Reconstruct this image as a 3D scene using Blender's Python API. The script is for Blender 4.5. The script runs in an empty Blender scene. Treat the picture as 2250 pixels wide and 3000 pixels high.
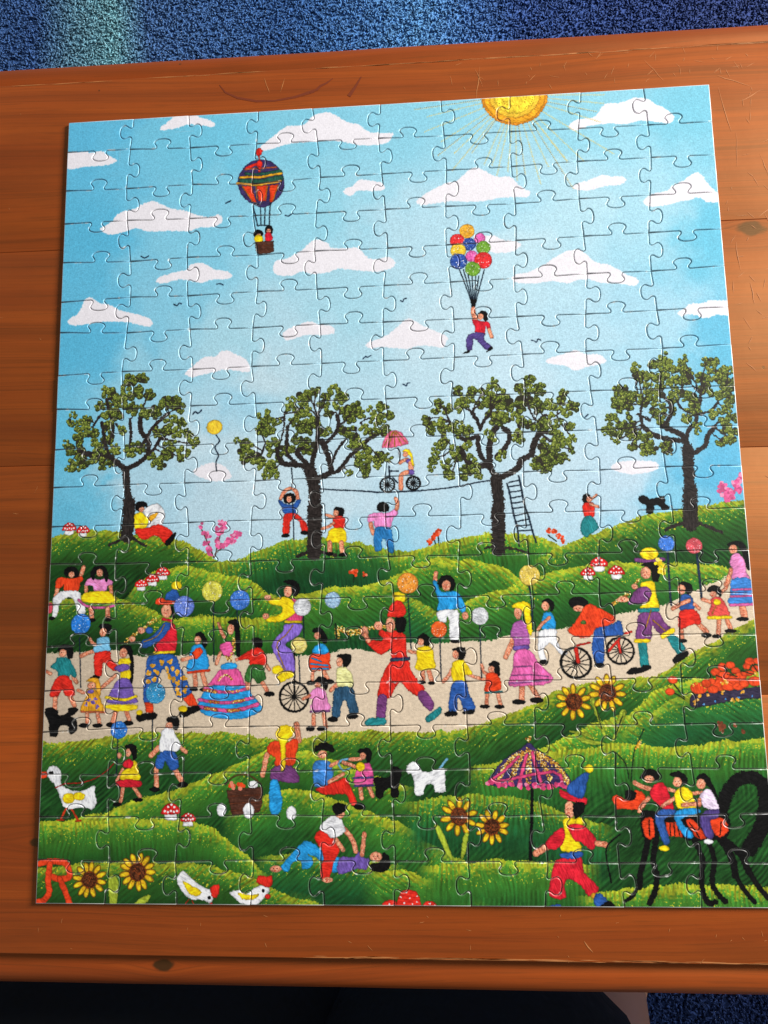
import bpy, bmesh, math, random
import numpy as np
from mathutils import Matrix, Vector

random.seed(7)
RNG = np.random.default_rng(11)
scene = bpy.context.scene
COL = scene.collection
TABLE_Z = 0.450          # table top above the floor
PUZ_T = 0.002            # cardboard thickness

# ------------------------------------------------------------------ camera
cam_d = bpy.data.cameras.new("camera")
cam = bpy.data.objects.new("camera", cam_d)
COL.objects.link(cam)
cam_d.sensor_fit = 'VERTICAL'
cam_d.sensor_height = 36.0
cam_d.lens = 24.468
cam_d.clip_start = 0.01
cam_d.clip_end = 50
cam.matrix_world = Matrix(((0.99803282, 0.02611836, 0.05699398, 0.02024),
                           (-0.01863057, 0.99157821, -0.12816221, -0.07285),
                           (-0.05986137, 0.12684826, 0.99011420, 0.84916),
                           (0, 0, 0, 1)))
scene.camera = cam

# ------------------------------------------------------------------ light
world = bpy.data.worlds.new("World")
scene.world = world
world.use_nodes = True
bg = world.node_tree.nodes["Background"]
bg.inputs[0].default_value = (0.90, 0.95, 1.0, 1)
bg.inputs[1].default_value = 0.20

def area_light(name, loc, target, sx, sy, power, color):
    d = bpy.data.lights.new(name, 'AREA')
    d.shape = 'RECTANGLE'; d.size = sx; d.size_y = sy
    d.energy = power; d.color = color
    o = bpy.data.objects.new(name, d); COL.objects.link(o)
    o.location = loc
    o.rotation_euler = (Vector(target) - Vector(loc)).to_track_quat('-Z', 'Y').to_euler()
    return o
# daylight from a window on the right, a little towards the far side
area_light("window_light", (1.85, 0.85, 1.36), (0.0, 0.05, 0.45), 0.55, 0.65, 106, (1.0, 0.975, 0.94))

vs = scene.view_settings
vs.view_transform = 'Standard'
vs.look = 'None'
vs.exposure = 0.0
vs.gamma = 1.0

# ------------------------------------------------------------------ helpers
def srgb(r, g, b):
    f = lambda c: c / 12.92 if c <= 0.04045 else ((c + 0.055) / 1.055) ** 2.4
    return (f(r / 255), f(g / 255), f(b / 255), 1)

def empty(name, loc, rz=0):
    o = bpy.data.objects.new(name, None); COL.objects.link(o)
    o.location = loc; o.rotation_euler = (0, 0, rz); o.empty_display_size = 0.05
    return o

def mesh_obj(name, me, mats, parent=None):
    for m in (mats if isinstance(mats, (list, tuple)) else [mats]):
        me.materials.append(m)
    o = bpy.data.objects.new(name, me); COL.objects.link(o)
    if parent: o.parent = parent
    return o

def tag(o, label=None, cat=None, group=None, kind=None):
    if label: o["label"] = label
    if cat: o["category"] = cat
    if group: o["group"] = group
    if kind: o["kind"] = kind
    return o

class NT:
    """small node-tree writer"""
    def __init__(self, name):
        self.m = bpy.data.materials.new(name); self.m.use_nodes = True
        self.t = self.m.node_tree; self.t.nodes.clear()
        self.out = self.t.nodes.new('ShaderNodeOutputMaterial')
        self.b = self.t.nodes.new('ShaderNodeBsdfPrincipled')
        self.t.links.new(self.b.outputs[0], self.out.inputs[0])
    def n(self, typ, ins=None, **props):
        nd = self.t.nodes.new(typ)
        for k, v in props.items(): setattr(nd, k, v)
        for k, v in (ins or {}).items(): self.set(nd.inputs[k], v)
        return nd
    def set(self, sock, v):
        if hasattr(v, 'is_output'): self.t.links.new(v, sock)
        else: sock.default_value = v
    def math(self, op, a, b=0.0, c=None, clamp=False):
        nd = self.t.nodes.new('ShaderNodeMath'); nd.operation = op; nd.use_clamp = clamp
        self.set(nd.inputs[0], a); self.set(nd.inputs[1], b)
        if c is not None: self.set(nd.inputs[2], c)
        return nd.outputs[0]
    def mix(self, f, a, b, blend='MIX'):
        nd = self.t.nodes.new('ShaderNodeMix'); nd.data_type = 'RGBA'; nd.blend_type = blend
        self.set(nd.inputs[0], f); self.set(nd.inputs[6], a); self.set(nd.inputs[7], b)
        return nd.outputs[2]
    def ramp(self, f, stops, interp='LINEAR'):
        nd = self.t.nodes.new('ShaderNodeValToRGB'); cr = nd.color_ramp; cr.interpolation = interp
        while len(cr.elements) < len(stops): cr.elements.new(0.5)
        for e, (p, c) in zip(cr.elements, stops):
            e.position = p; e.color = c if isinstance(c, tuple) else (c, c, c, 1)
        self.set(nd.inputs[0], f)
        return nd.outputs[0]
    def smooth(self, v, a, b):
        nd = self.t.nodes.new('ShaderNodeMapRange'); nd.interpolation_type = 'SMOOTHSTEP'
        self.set(nd.inputs[0], v); nd.inputs[1].default_value = a; nd.inputs[2].default_value = b
        return nd.outputs[0]
    def xyz(self, x, y, z):
        nd = self.t.nodes.new('ShaderNodeCombineXYZ')
        self.set(nd.inputs[0], x); self.set(nd.inputs[1], y); self.set(nd.inputs[2], z)
        return nd.outputs[0]
    def noise(self, vec, scale=1.0, detail=2.0, rough=0.5):
        nd = self.t.nodes.new('ShaderNodeTexNoise')
        self.set(nd.inputs['Vector'], vec); nd.inputs['Scale'].default_value = scale
        nd.inputs['Detail'].default_value = detail; nd.inputs['Roughness'].default_value = rough
        return nd.outputs[0]
    def bump(self, h, strength, dist):
        nd = self.t.nodes.new('ShaderNodeBump')
        nd.inputs['Strength'].default_value = strength; nd.inputs['Distance'].default_value = dist
        self.set(nd.inputs['Height'], h)
        self.t.links.new(nd.outputs[0], self.b.inputs['Normal'])

# ------------------------------------------------------------------ floor: blue carpet
def carpet_material():
    k = NT("carpet_wool")
    tc = k.n('ShaderNodeNewGeometry')
    sp = k.n('ShaderNodeSeparateXYZ', {0: tc.outputs['Position']})
    x, y = sp.outputs[0], sp.outputs[1]
    wob = k.noise(k.xyz(k.math('MULTIPLY', x, 3.0), k.math('MULTIPLY', y, 3.0), 0.0), 1.0, 2)
    xs = k.math('ADD', x, k.math('MULTIPLY', k.math('SUBTRACT', wob, 0.5), 0.10))
    f = k.math('MULTIPLY_ADD', xs, 0.76, 0.5)     # -0.66..0.66 m across the stripes
    base = k.ramp(f, [(0, srgb(58, 92, 140)), (0.12, srgb(60, 94, 146)), (0.16, srgb(96, 138, 160)), (0.21, srgb(120, 170, 180)), (0.245, srgb(72, 108, 156)), (0.38, srgb(58, 98, 152)), (0.46, srgb(74, 120, 172)), (0.52, srgb(90, 142, 188)), (0.57, srgb(70, 112, 166)), (0.62, srgb(50, 78, 134)), (0.7, srgb(44, 68, 122)), (0.8, srgb(38, 56, 106)), (1, srgb(34, 48, 96))])
    rnd = tc.outputs['Random Per Island']
    v = k.math('MULTIPLY_ADD', rnd, 0.95, 0.85)
    col = k.mix(1.0, base, k.n('ShaderNodeCombineColor', {0: v, 1: v, 2: v}).outputs[0], 'MULTIPLY')
    k.set(k.b.inputs['Base Color'], col)
    k.b.inputs['Roughness'].default_value = 0.75
    k.b.inputs['Specular IOR Level'].default_value = 0.35
    return k.m
M_CARPET = carpet_material()

def build_carpet():
    me = bpy.data.meshes.new("carpet")
    me.from_pydata([(-1.5, -1.5, .0022), (1.5, -1.5, .0022), (1.5, 1.6, .0022), (-1.5, 1.6, .0022)], [], [(0, 1, 2, 3)])
    tag(mesh_obj("carpet", me, M_CARPET), kind='structure')
    # the pile: twisted yarn ends
    def field(x0, x1, y0, y1, step):
        gx, gy = np.meshgrid(np.arange(x0, x1, step), np.arange(y0, y1, step))
        n = gx.size
        px = gx.ravel() + RNG.uniform(-.6, .6, n) * step
        py = gy.ravel() + RNG.uniform(-.6, .6, n) * step
        return np.stack([px, py, np.full(n, step)], 1)
    P = np.concatenate([field(-0.72, 0.66, 0.62, 0.82, .0027), field(-0.8, 0.8, .82, .92, .006), field(-0.6, 0.55, -0.60, -0.44, .0030), field(-.6, .55, -.66, -.60, .006),
                        field(-1.4, 1.4, -1.4, -0.66, .012), field(-1.4, 1.4, 0.92, 1.5, .012),
                        field(-1.4, -0.6, -0.66, 0.92, .014), field(0.8, 1.4, -0.66, 0.92, .014),
                        field(0.55, 0.8, -0.66, 0.60, .014)])
    n = len(P); st = P[:, 2]
    cl = np.sin(P[:, 0] * 210 + 3 * np.sin(P[:, 1] * 160)) + np.sin(P[:, 1] * 190 + 3 * np.sin(P[:, 0] * 140))
    h = (0.0068 + 0.0008 * cl + RNG.uniform(-.0016, .0014, n)) * np.where(st > .01, 1.5, 1)
    r = st * RNG.uniform(.38, .62, n)
    lean = RNG.normal(0, .0042, (n, 2)) + np.stack([0.002 * np.cos(cl * 2), -0.002 + 0.002 * np.sin(cl * 2)], 1)
    a0 = RNG.uniform(0, 6.28, n)
    V = np.zeros((n, 7, 3), np.float32)
    for j in range(3):
        a = a0 + j * 2.094
        V[:, j, 0] = P[:, 0] + np.cos(a) * r * .8; V[:, j, 1] = P[:, 1] + np.sin(a) * r * .8; V[:, j, 2] = 0
        a = a0 + j * 2.094 + 1.1
        V[:, 3 + j, 0] = P[:, 0] + lean[:, 0] * .6 + np.cos(a) * r
        V[:, 3 + j, 1] = P[:, 1] + lean[:, 1] * .6 + np.sin(a) * r
        V[:, 3 + j, 2] = h * .74
    V[:, 6, 0] = P[:, 0] + lean[:, 0]; V[:, 6, 1] = P[:, 1] + lean[:, 1]; V[:, 6, 2] = h
    F = []
    for j in range(3):
        q = (j + 1) % 3
        F += [(j, q, 3 + q), (j, 3 + q, 3 + j), (3 + j, 3 + q, 6)]
    F = np.array(F)[None] + (np.arange(n) * 7)[:, None, None]
    me = bpy.data.meshes.new("carpet_pile")
    me.vertices.add(n * 7); me.vertices.foreach_set('co', V.ravel())
    F = F.reshape(-1, 3).astype(np.int32)
    me.loops.add(F.size); me.loops.foreach_set('vertex_index', F.ravel())
    me.polygons.add(len(F)); me.polygons.foreach_set('loop_start', np.arange(0, F.size, 3, dtype=np.int32))
    me.update(calc_edges=True)
    tag(mesh_obj("carpet_pile", me, M_CARPET), "blue and teal shaggy carpet pile on the floor around the table", "carpet", kind='stuff')
build_carpet()

# ------------------------------------------------------------------ wooden table
def wood(name, seed, knots=(), tone=1.0, ring=1.0):
    k = NT(name)
    tc = k.n('ShaderNodeTexCoord')
    sp = k.n('ShaderNodeSeparateXYZ', {0: tc.outputs['Object']})
    x, y, z = sp.outputs
    yy = k.math('SUBTRACT', y, k.math('MULTIPLY', z, 0.7))
    # slow wander of the grain along the board
    wn = k.noise(k.xyz(k.math('MULTIPLY', x, 1.7), k.math('MULTIPLY', yy, 5.0), float(seed)), 1.0, 2)
    g = k.math('MULTIPLY_ADD', k.math('SUBTRACT', wn, 0.5), 0.055, yy)
    kd = None
    for (kx, ky, kr) in knots:
        dx = k.math('DIVIDE', k.math('SUBTRACT', x, kx), 1.9)
        dy = k.math('SUBTRACT', yy, ky)
        d = k.math('SQRT', k.math('ADD', k.math('MULTIPLY', dx, dx), k.math('MULTIPLY', dy, dy)))
        fall = k.math('POWER', 2.718, k.math('MULTIPLY', d, -1.0 / (kr * 3.0)))
        s = k.math('MULTIPLY', k.math('MULTIPLY', fall, kr * 2.6), k.math('SIGN', dy))
        g = k.math('SUBTRACT', g, s)
        dn = k.math('ADD', d, k.math('MULTIPLY', k.math('SUBTRACT', k.noise(k.xyz(x, yy, seed), 160, 2), .5), kr * .8))
        m = k.math('SUBTRACT', 1.0, k.smooth(dn, kr * .65, kr * 1.05))
        kd = m if kd is None else k.math('MAXIMUM', kd, m)
    band = k.noise(k.xyz(k.math('MULTIPLY', x, 0.9), k.math('MULTIPLY', g, 34.0), seed * 3.1), 1.0, 2, .55)
    lines = k.noise(k.xyz(k.math('MULTIPLY', x, 1.1), k.math('MULTIPLY', g, 115.0 * ring), seed * 5.7), 1.0, 1.5, .6)
    fine = k.noise(k.xyz(k.math('MULTIPLY', x, 26.0), k.math('MULTIPLY', g, 900.0), seed), 1.0, 2)
    blot = k.noise(k.xyz(k.math('MULTIPLY', x, 6.0), k.math('MULTIPLY', yy, 26.0), seed + 9.0), 1.0, 4, .65)
    T = lambda r, gg, b: srgb(min(255, r * tone * .92), gg * tone * .90, b * tone * .78)
    c = k.ramp(band, [(0.28, T(124, 46, 14)), (0.44, T(148, 60, 18)), (0.60, T(164, 72, 21)), (0.74, T(134, 52, 15))])
    ln = k.math('MULTIPLY', k.math('SUBTRACT', 1.0, k.smooth(k.math('ABSOLUTE', k.math('SUBTRACT', lines, 0.60)), 0.0, 0.020)), 0.45)
    ln2 = k.math('MULTIPLY', k.smooth(lines, 0.56, 0.72), 0.14)
    c = k.mix(k.math('MAXIMUM', ln, ln2), c, T(84, 34, 12))
    l3 = k.noise(k.xyz(k.math('MULTIPLY', x, 2.2), k.math('MULTIPLY', g, 330.0), seed * 2.3), 1.0, 1.0)
    c = k.mix(k.math('MULTIPLY', k.smooth(l3, .48, .68), .24), c, T(100, 40, 12))
    l4 = k.noise(k.xyz(k.math('MULTIPLY', x, 6.0), k.math('MULTIPLY', g, 800.0), seed * 1.3), 1.0, 1.0)
    c = k.mix(k.math('MULTIPLY', k.smooth(l4, .44, .68), .18), c, T(112, 44, 12))
    c = k.mix(k.math('MULTIPLY', k.smooth(l3, .42, .28), .12), c, T(190, 92, 32))
    c = k.mix(k.math('MULTIPLY', k.smooth(fine, .54, .68), 0.34), c, T(100, 42, 16))
    c = k.mix(k.math('MULTIPLY', k.smooth(blot, .48, .78), 0.42), c, T(108, 46, 18))
    if kd is not None: c = k.mix(k.math('MULTIPLY', kd, 0.95), c, srgb(26, 12, 8))
    # small dents and specks of wear
    vo = k.n('ShaderNodeTexVoronoi', {'Vector': k.xyz(x, yy, seed), 'Scale': 55.0})
    vc = k.n('ShaderNodeSeparateColor', {0: vo.outputs['Color']})
    speck = k.math('MULTIPLY', k.math('LESS_THAN', vo.outputs['Distance'], 0.055), k.math('GREATER_THAN', vc.outputs[0], 0.72))
    c = k.mix(k.math('MULTIPLY', speck, 0.75), c, srgb(60, 28, 14))
    k.set(k.b.inputs['Base Color'], c)
    rg = k.noise(k.xyz(x, yy, seed), 14, 4)
    k.set(k.b.inputs['Roughness'], k.math('MULTIPLY_ADD', rg, 0.24, 0.42))
    k.b.inputs['Specular IOR Level'].default_value = 1.0; k.b.inputs['IOR'].default_value = 1.75
    k.b.inputs['Specular Tint'].default_value = (1.0, .50, .16, 1)
    k.b.inputs['Coat Weight'].default_value = .10; k.b.inputs['Coat Roughness'].default_value = .25
    hgt = k.math('ADD', k.math('MULTIPLY', fine, .35), k.math('MULTIPLY_ADD', k.noise(k.xyz(x, yy, seed), 40, 3), 1.0, k.math('MULTIPLY', speck, -1.5)))
    k.bump(hgt, 0.25, 0.0006)
    return k.m

TBL_ROT = -0.0045
table = empty("coffee_table", (0, 0, 0), TBL_ROT)
tag(table, "orange varnished pine coffee table under the jigsaw with rounded lip edges", "table")
X_LEFT, X_RIGHT = -0.62, 0.79  # unseen right end lengthened so the top shades the near carpet
Y_JOINTS = [0.2642, 0.1488, 0.0115, -0.1257, -0.2626]
def plank(y1, y0, mat, lift):
    """board along x with softly rounded long edges; lift staggers neighbours a hair"""
    w = (y1 - y0) / 2; r = 0.0004
    prof = [(-w + .00004, -.020), (-w + .00004, -r), (-w + r * .3, -r * .3), (-w + r, 0), (w - r, 0), (w - r * .3, -r * .3), (w - .00004, -r), (w - .00004, -.020)]
    return extrude_profile("plank", prof, (y0 + y1) / 2, TABLE_Z + lift, mat)

def extrude_profile(name, prof, yc, zc, mat, segs=24, wob=0.0):
    xs = np.linspace(X_LEFT, X_RIGHT, segs + 1); n = len(prof)
    vs_, fs = [], []
    for i, x in enumerate(xs):
        a = wob * (math.sin(x * 31 + yc * 50) + math.sin(x * 77 + 1)) * .5
        for (d, z) in prof: vs_.append((x, d, z + a * (1 if z > -.019 else 0)))
    for i in range(segs):
        for j in range(n):
            q = (j + 1) % n
            fs.append((i * n + j, (i + 1) * n + j, (i + 1) * n + q, i * n + q))
    fs.append(tuple(range(n))); fs.append(tuple(segs * n + j for j in reversed(range(n))))
    me = bpy.data.meshes.new(name); me.from_pydata(vs_, [], fs)
    bm = bmesh.new(); bm.from_mesh(me); bmesh.ops.recalc_face_normals(bm, faces=bm.faces); bm.to_mesh(me); bm.free()
    me.polygons.foreach_set('use_smooth', [len(p.vertices) == 4 for p in me.polygons])
    o = mesh_obj(name, me, mat, table)
    o.location = (0, yc, zc)
    return o
knots = [[], [(0.2175, .0630, .0052)], [(-0.31, -.02, .004)], [(-0.20, -0.01, .003)]]
for i in range(4):
    plank(Y_JOINTS[i], Y_JOINTS[i + 1], wood("pine_board_%d" % i, 3 + i * 4, knots[i], (1.05, .97, .94, 1.14)[i], (1.0, .8, 1.1, .55)[i]), (0, -.00003, 0, -.00003)[i])
# stepped, rounded lips along the far and the near side
lip = [(0.0002, -.020), (0.0002, -.0062), (.0012, -.0066), (.0030, -.0056), (.0075, -.0046), (.0120, -.0048), (.0160, -.0066), (.0190, -.0095), (.0206, -.0145), (.0200, -.020), (.0180, -.0235), (.0060, -.0235)]
lip_far = extrude_profile("edge_moulding", [(d, z) for d, z in lip], Y_JOINTS[0], TABLE_Z, wood("pine_lip_far", 31, [], 1.12, .8), 60, .00018)
lip_near = extrude_profile("edge_moulding", [(-d, z) for d, z in reversed(lip)], Y_JOINTS[4], TABLE_Z, wood("pine_lip_near", 37, [(-0.128, -.0035, .0036)], 1.20, .6), 60, .00018)
M_LEG = wood("pine_leg", 51)
def box(name, x0, x1, y0, y1, z0, z1, mat, parent):
    bm = bmesh.new(); bmesh.ops.create_cube(bm, size=1)
    for v in bm.verts: v.co = ((x0 + x1) / 2 + v.co.x * (x1 - x0), (y0 + y1) / 2 + v.co.y * (y1 - y0), (z0 + z1) / 2 + v.co.z * (z1 - z0))
    bmesh.ops.bevel(bm, geom=bm.edges[:], offset=.003, segments=2, affect='EDGES', profile=.5)
    me = bpy.data.meshes.new(name); bm.to_mesh(me); bm.free()
    return mesh_obj(name, me, mat, parent)
for sy in (-1, 1):
    box("apron", X_LEFT + .08, X_RIGHT - .08, sy * .225 - .01, sy * .225 + .01, TABLE_Z - .10, TABLE_Z - .0205, M_LEG, table)
    for lx in (X_LEFT + .05, X_RIGHT - .05): box("leg", lx - .028, lx + .028, sy * .225 - .028, sy * .225 + .028, 0.0, TABLE_Z - .0205, M_LEG, table)
for lx in (X_LEFT + .05, X_RIGHT - .05): box("apron", lx - .01, lx + .01, -.196, .196, TABLE_Z - .10, TABLE_Z - .0205, M_LEG, table)

# scratches worn into the varnish: thin pale slivers
def scratches():
    k = NT("scratched_varnish")
    k.b.inputs['Base Color'].default_value = srgb(200, 128, 70); k.b.inputs['Roughness'].default_value = .6
    R = random.Random(5); bm = bmesh.new()
    def sliver(x, y, ang, ln, wd, z=TABLE_Z + .00012):
        pts = []; n = 5
        cx, cy = x, y
        for i in range(n):
            pts.append((cx, cy)); ang2 = ang + R.uniform(-.12, .12) * (1 if abs(ang) > .02 else .05)
            cx += math.cos(ang2) * ln / (n - 1); cy += math.sin(ang2) * ln / (n - 1)
        L, Rr = [], []
        for i, (a, b) in enumerate(pts):
            w = wd * math.sin(math.pi * (i + .25) / (n - .5)) * R.uniform(.5, 1.2)
            nx, ny = -math.sin(ang), math.cos(ang)
            L.append(bm.verts.new((a + nx * w, b + ny * w, z))); Rr.append(bm.verts.new((a - nx * w, b - ny * w, z)))
        for i in range(n - 1): bm.faces.new((L[i], Rr[i], Rr[i + 1], L[i + 1]))
    # long marks seen beside the upper right corner of the puzzle and along the back
    for a in [(0.205, .235, -1.45, .030, .00022), (0.213, .205, -1.6, .022, .00018), (0.226, .19, -1.3, .016, .00018), (0.061, .258, -1.75, .022, .0002), (0.058, .257, -1.2, .014, .00018),
              (-0.075, .259, -1.25, .011, .0002), (0.162, .256, -.95, .018, .00022), (0.208, .135, -1.55, .018, .0002), (0.214, .11, -1.5, .014, .0002), (-0.062, .258, -1.8, .010, .0002),
              (0.222, .15, .6, .012, .0002), (0.217, .225, .5, .016, .0002), (0.205, .243, -.4, .02, .0002), (0.213, -.005, -.6, .008, .0002), (0.1, -.252, -.9, .007, .0003)]: sliver(*a)
    for i in range(46):
        sliver(R.uniform(.04, .24), R.uniform(.243, .262), R.uniform(-3, 3), R.uniform(.002, .007), .00013)
    for i in range(60):
        sliver(R.uniform(.203, .25), R.uniform(.06, .25), R.uniform(-2.2, -.7) if R.random() < .7 else R.uniform(0, 1), R.uniform(.002, .009), .00014)
    for i in range(30):
        sliver(R.uniform(-.25, .25), R.uniform(-.262, -.238), R.uniform(-3, 3), R.uniform(.001, .004), .00013)
    for i in range(16):
        sliver(R.uniform(-.26, -.205), R.uniform(-.2, .26), R.uniform(-3, 3), R.uniform(.001, .006), .00010)
    for i in range(90):      # varnish rubbed off along the two long edges of the top
        x = R.uniform(-.02, .26) if R.random() < .7 else R.uniform(-.26, .0)
        sliver(x, .2636 + R.uniform(-.0005, .0003), R.uniform(-.004, .004), R.uniform(.006, .03), R.uniform(.00006, .00018))
    for i in range(70):
        x = R.uniform(-.05, .24); sliver(x, -.2620 + R.uniform(-.0003, .0007), R.uniform(-.004, .004), R.uniform(.006, .03), R.uniform(.00008, .0002))
    me = bpy.data.meshes.new("scratch_marks"); bm.to_mesh(me); bm.free()
    tag(mesh_obj("scratch_marks", me, k.m, table), kind='stuff')
scratches()
def stains():
    k = NT("dark_resin_stain")
    k.b.inputs['Base Color'].default_value = srgb(122, 52, 22); k.b.inputs['Roughness'].default_value = .5
    bm = bmesh.new(); z = TABLE_Z + .00010
    def stroke(pts, ws):
        L, Q = [], []
        for i, (x, y) in enumerate(pts):
            a = pts[max(i - 1, 0)]; b = pts[min(i + 1, len(pts) - 1)]
            dx, dy = b[0] - a[0], b[1] - a[1]; l = math.hypot(dx, dy); w = ws[i]
            L.append(bm.verts.new((x - dy / l * w, y + dx / l * w, z))); Q.append(bm.verts.new((x + dy / l * w, y - dx / l * w, z)))
        for i in range(len(pts) - 1): bm.faces.new((L[i], Q[i], Q[i + 1], L[i + 1]))
    stroke([(-.104, .2560), (-.100, .2505), (-.092, .2462), (-.080, .2432), (-.068, .2428), (-.055, .2446), (-.043, .2480)], [.0002, .0005, .0007, .0008, .0006, .0008, .0011])
    z += .00003
    stroke([(-.046, .2470), (-.041, .2490), (-.039, .2512), (-.035, .2530), (-.031, .2560)], [.0004, .0009, .0008, .0006, .0002])
    stroke([(-.021, .2430), (-.017, .2490), (-.013, .2560)], [.0012, .0008, .0003])
    me = bpy.data.meshes.new("stain_marks"); bm.to_mesh(me); bm.free()
    tag(mesh_obj("stain_marks", me, k.m, table), kind='stuff')
stains()

# ------------------------------------------------------------------ person at the near side of the table
def skin_mesh(name, verts, edges, radii, mat, parent, sub=2, root=0):
    me = bpy.data.meshes.new(name); me.from_pydata(verts, edges, []); me.update()
    o = mesh_obj(name, me, mat, parent)
    m = o.modifiers.new("skin", 'SKIN'); m.use_smooth_shade = True
    for i, r in enumerate(radii):
        sv = me.skin_vertices[0].data[i]; sv.radius = (r, r) if not isinstance(r, tuple) else r
        sv.use_root = (i == root)
    s = o.modifiers.new("sub", 'SUBSURF'); s.levels = sub; s.render_levels = sub
    return o
def build_person():
    k = NT("skin"); k.b.inputs['Base Color'].default_value = srgb(255, 190, 158); k.b.inputs['Roughness'].default_value = .5
    k.b.inputs['Subsurface Weight'].default_value = .1; k.b.inputs['Subsurface Radius'].default_value = (.01, .004, .002)
    tcn = k.n('ShaderNodeTexCoord'); k.bump(k.noise(tcn.outputs['Object'], 220, 3), .25, .001)
    c = NT("black_cloth"); c.b.inputs['Base Color'].default_value = srgb(20, 21, 23); c.b.inputs['Roughness'].default_value = .9
    tcn = c.n('ShaderNodeTexCoord'); c.bump(c.noise(tcn.outputs['Object'], 30, 3), .6, .01)
    p = empty("person", (0.02, -0.62, 0))
    tag(p, "person in black trousers with a bare heel, seated at the near table edge", "person")
    O = Vector((0.02, -0.62, 0))
    L = lambda *q: tuple(Vector(q) - O)
    v = [L(.0, -.98, .40), L(-.16, -.94, .41), L(-.29, -.52, .42), L(-.31, -.50, .09), L(-.31, -.53, .04), L(-.33, -.37, .028), L(-.335, -.30, .02),
         L(.16, -.94, .41), L(.10, -.54, .42), L(.196, -.462, .09), L(.208, -.500, .034), L(.240, -.36, .028), L(.246, -.29, .02)]
    e = [(0, 1), (1, 2), (2, 3), (3, 4), (4, 5), (5, 6), (0, 7), (7, 8), (8, 9), (9, 10), (10, 11), (11, 12)]
    r = [.12, .085, .06, .036, .036, .04, .024, .085, .06, .034, .034, .04, .024]
    skin_mesh("body", v, e, r, k.m, p)
    v = [L(.0, -.99, .41), L(-.16, -.95, .42), L(-.26, -.53, .42), L(-.25, -.50, .26), L(-.25, -.50, .10),
         L(.15, -.95, .42), L(.04, -.53, .42), L(.03, -.50, .26), L(.100, -.495, .12)]
    e = [(0, 1), (1, 2), (2, 3), (3, 4), (0, 5), (5, 6), (6, 7), (7, 8)]
    r = [.15, .115, .17, .235, .25, .115, .14, .19, .145]
    skin_mesh("trousers", v, e, r, c.m, p)
build_person()

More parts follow.
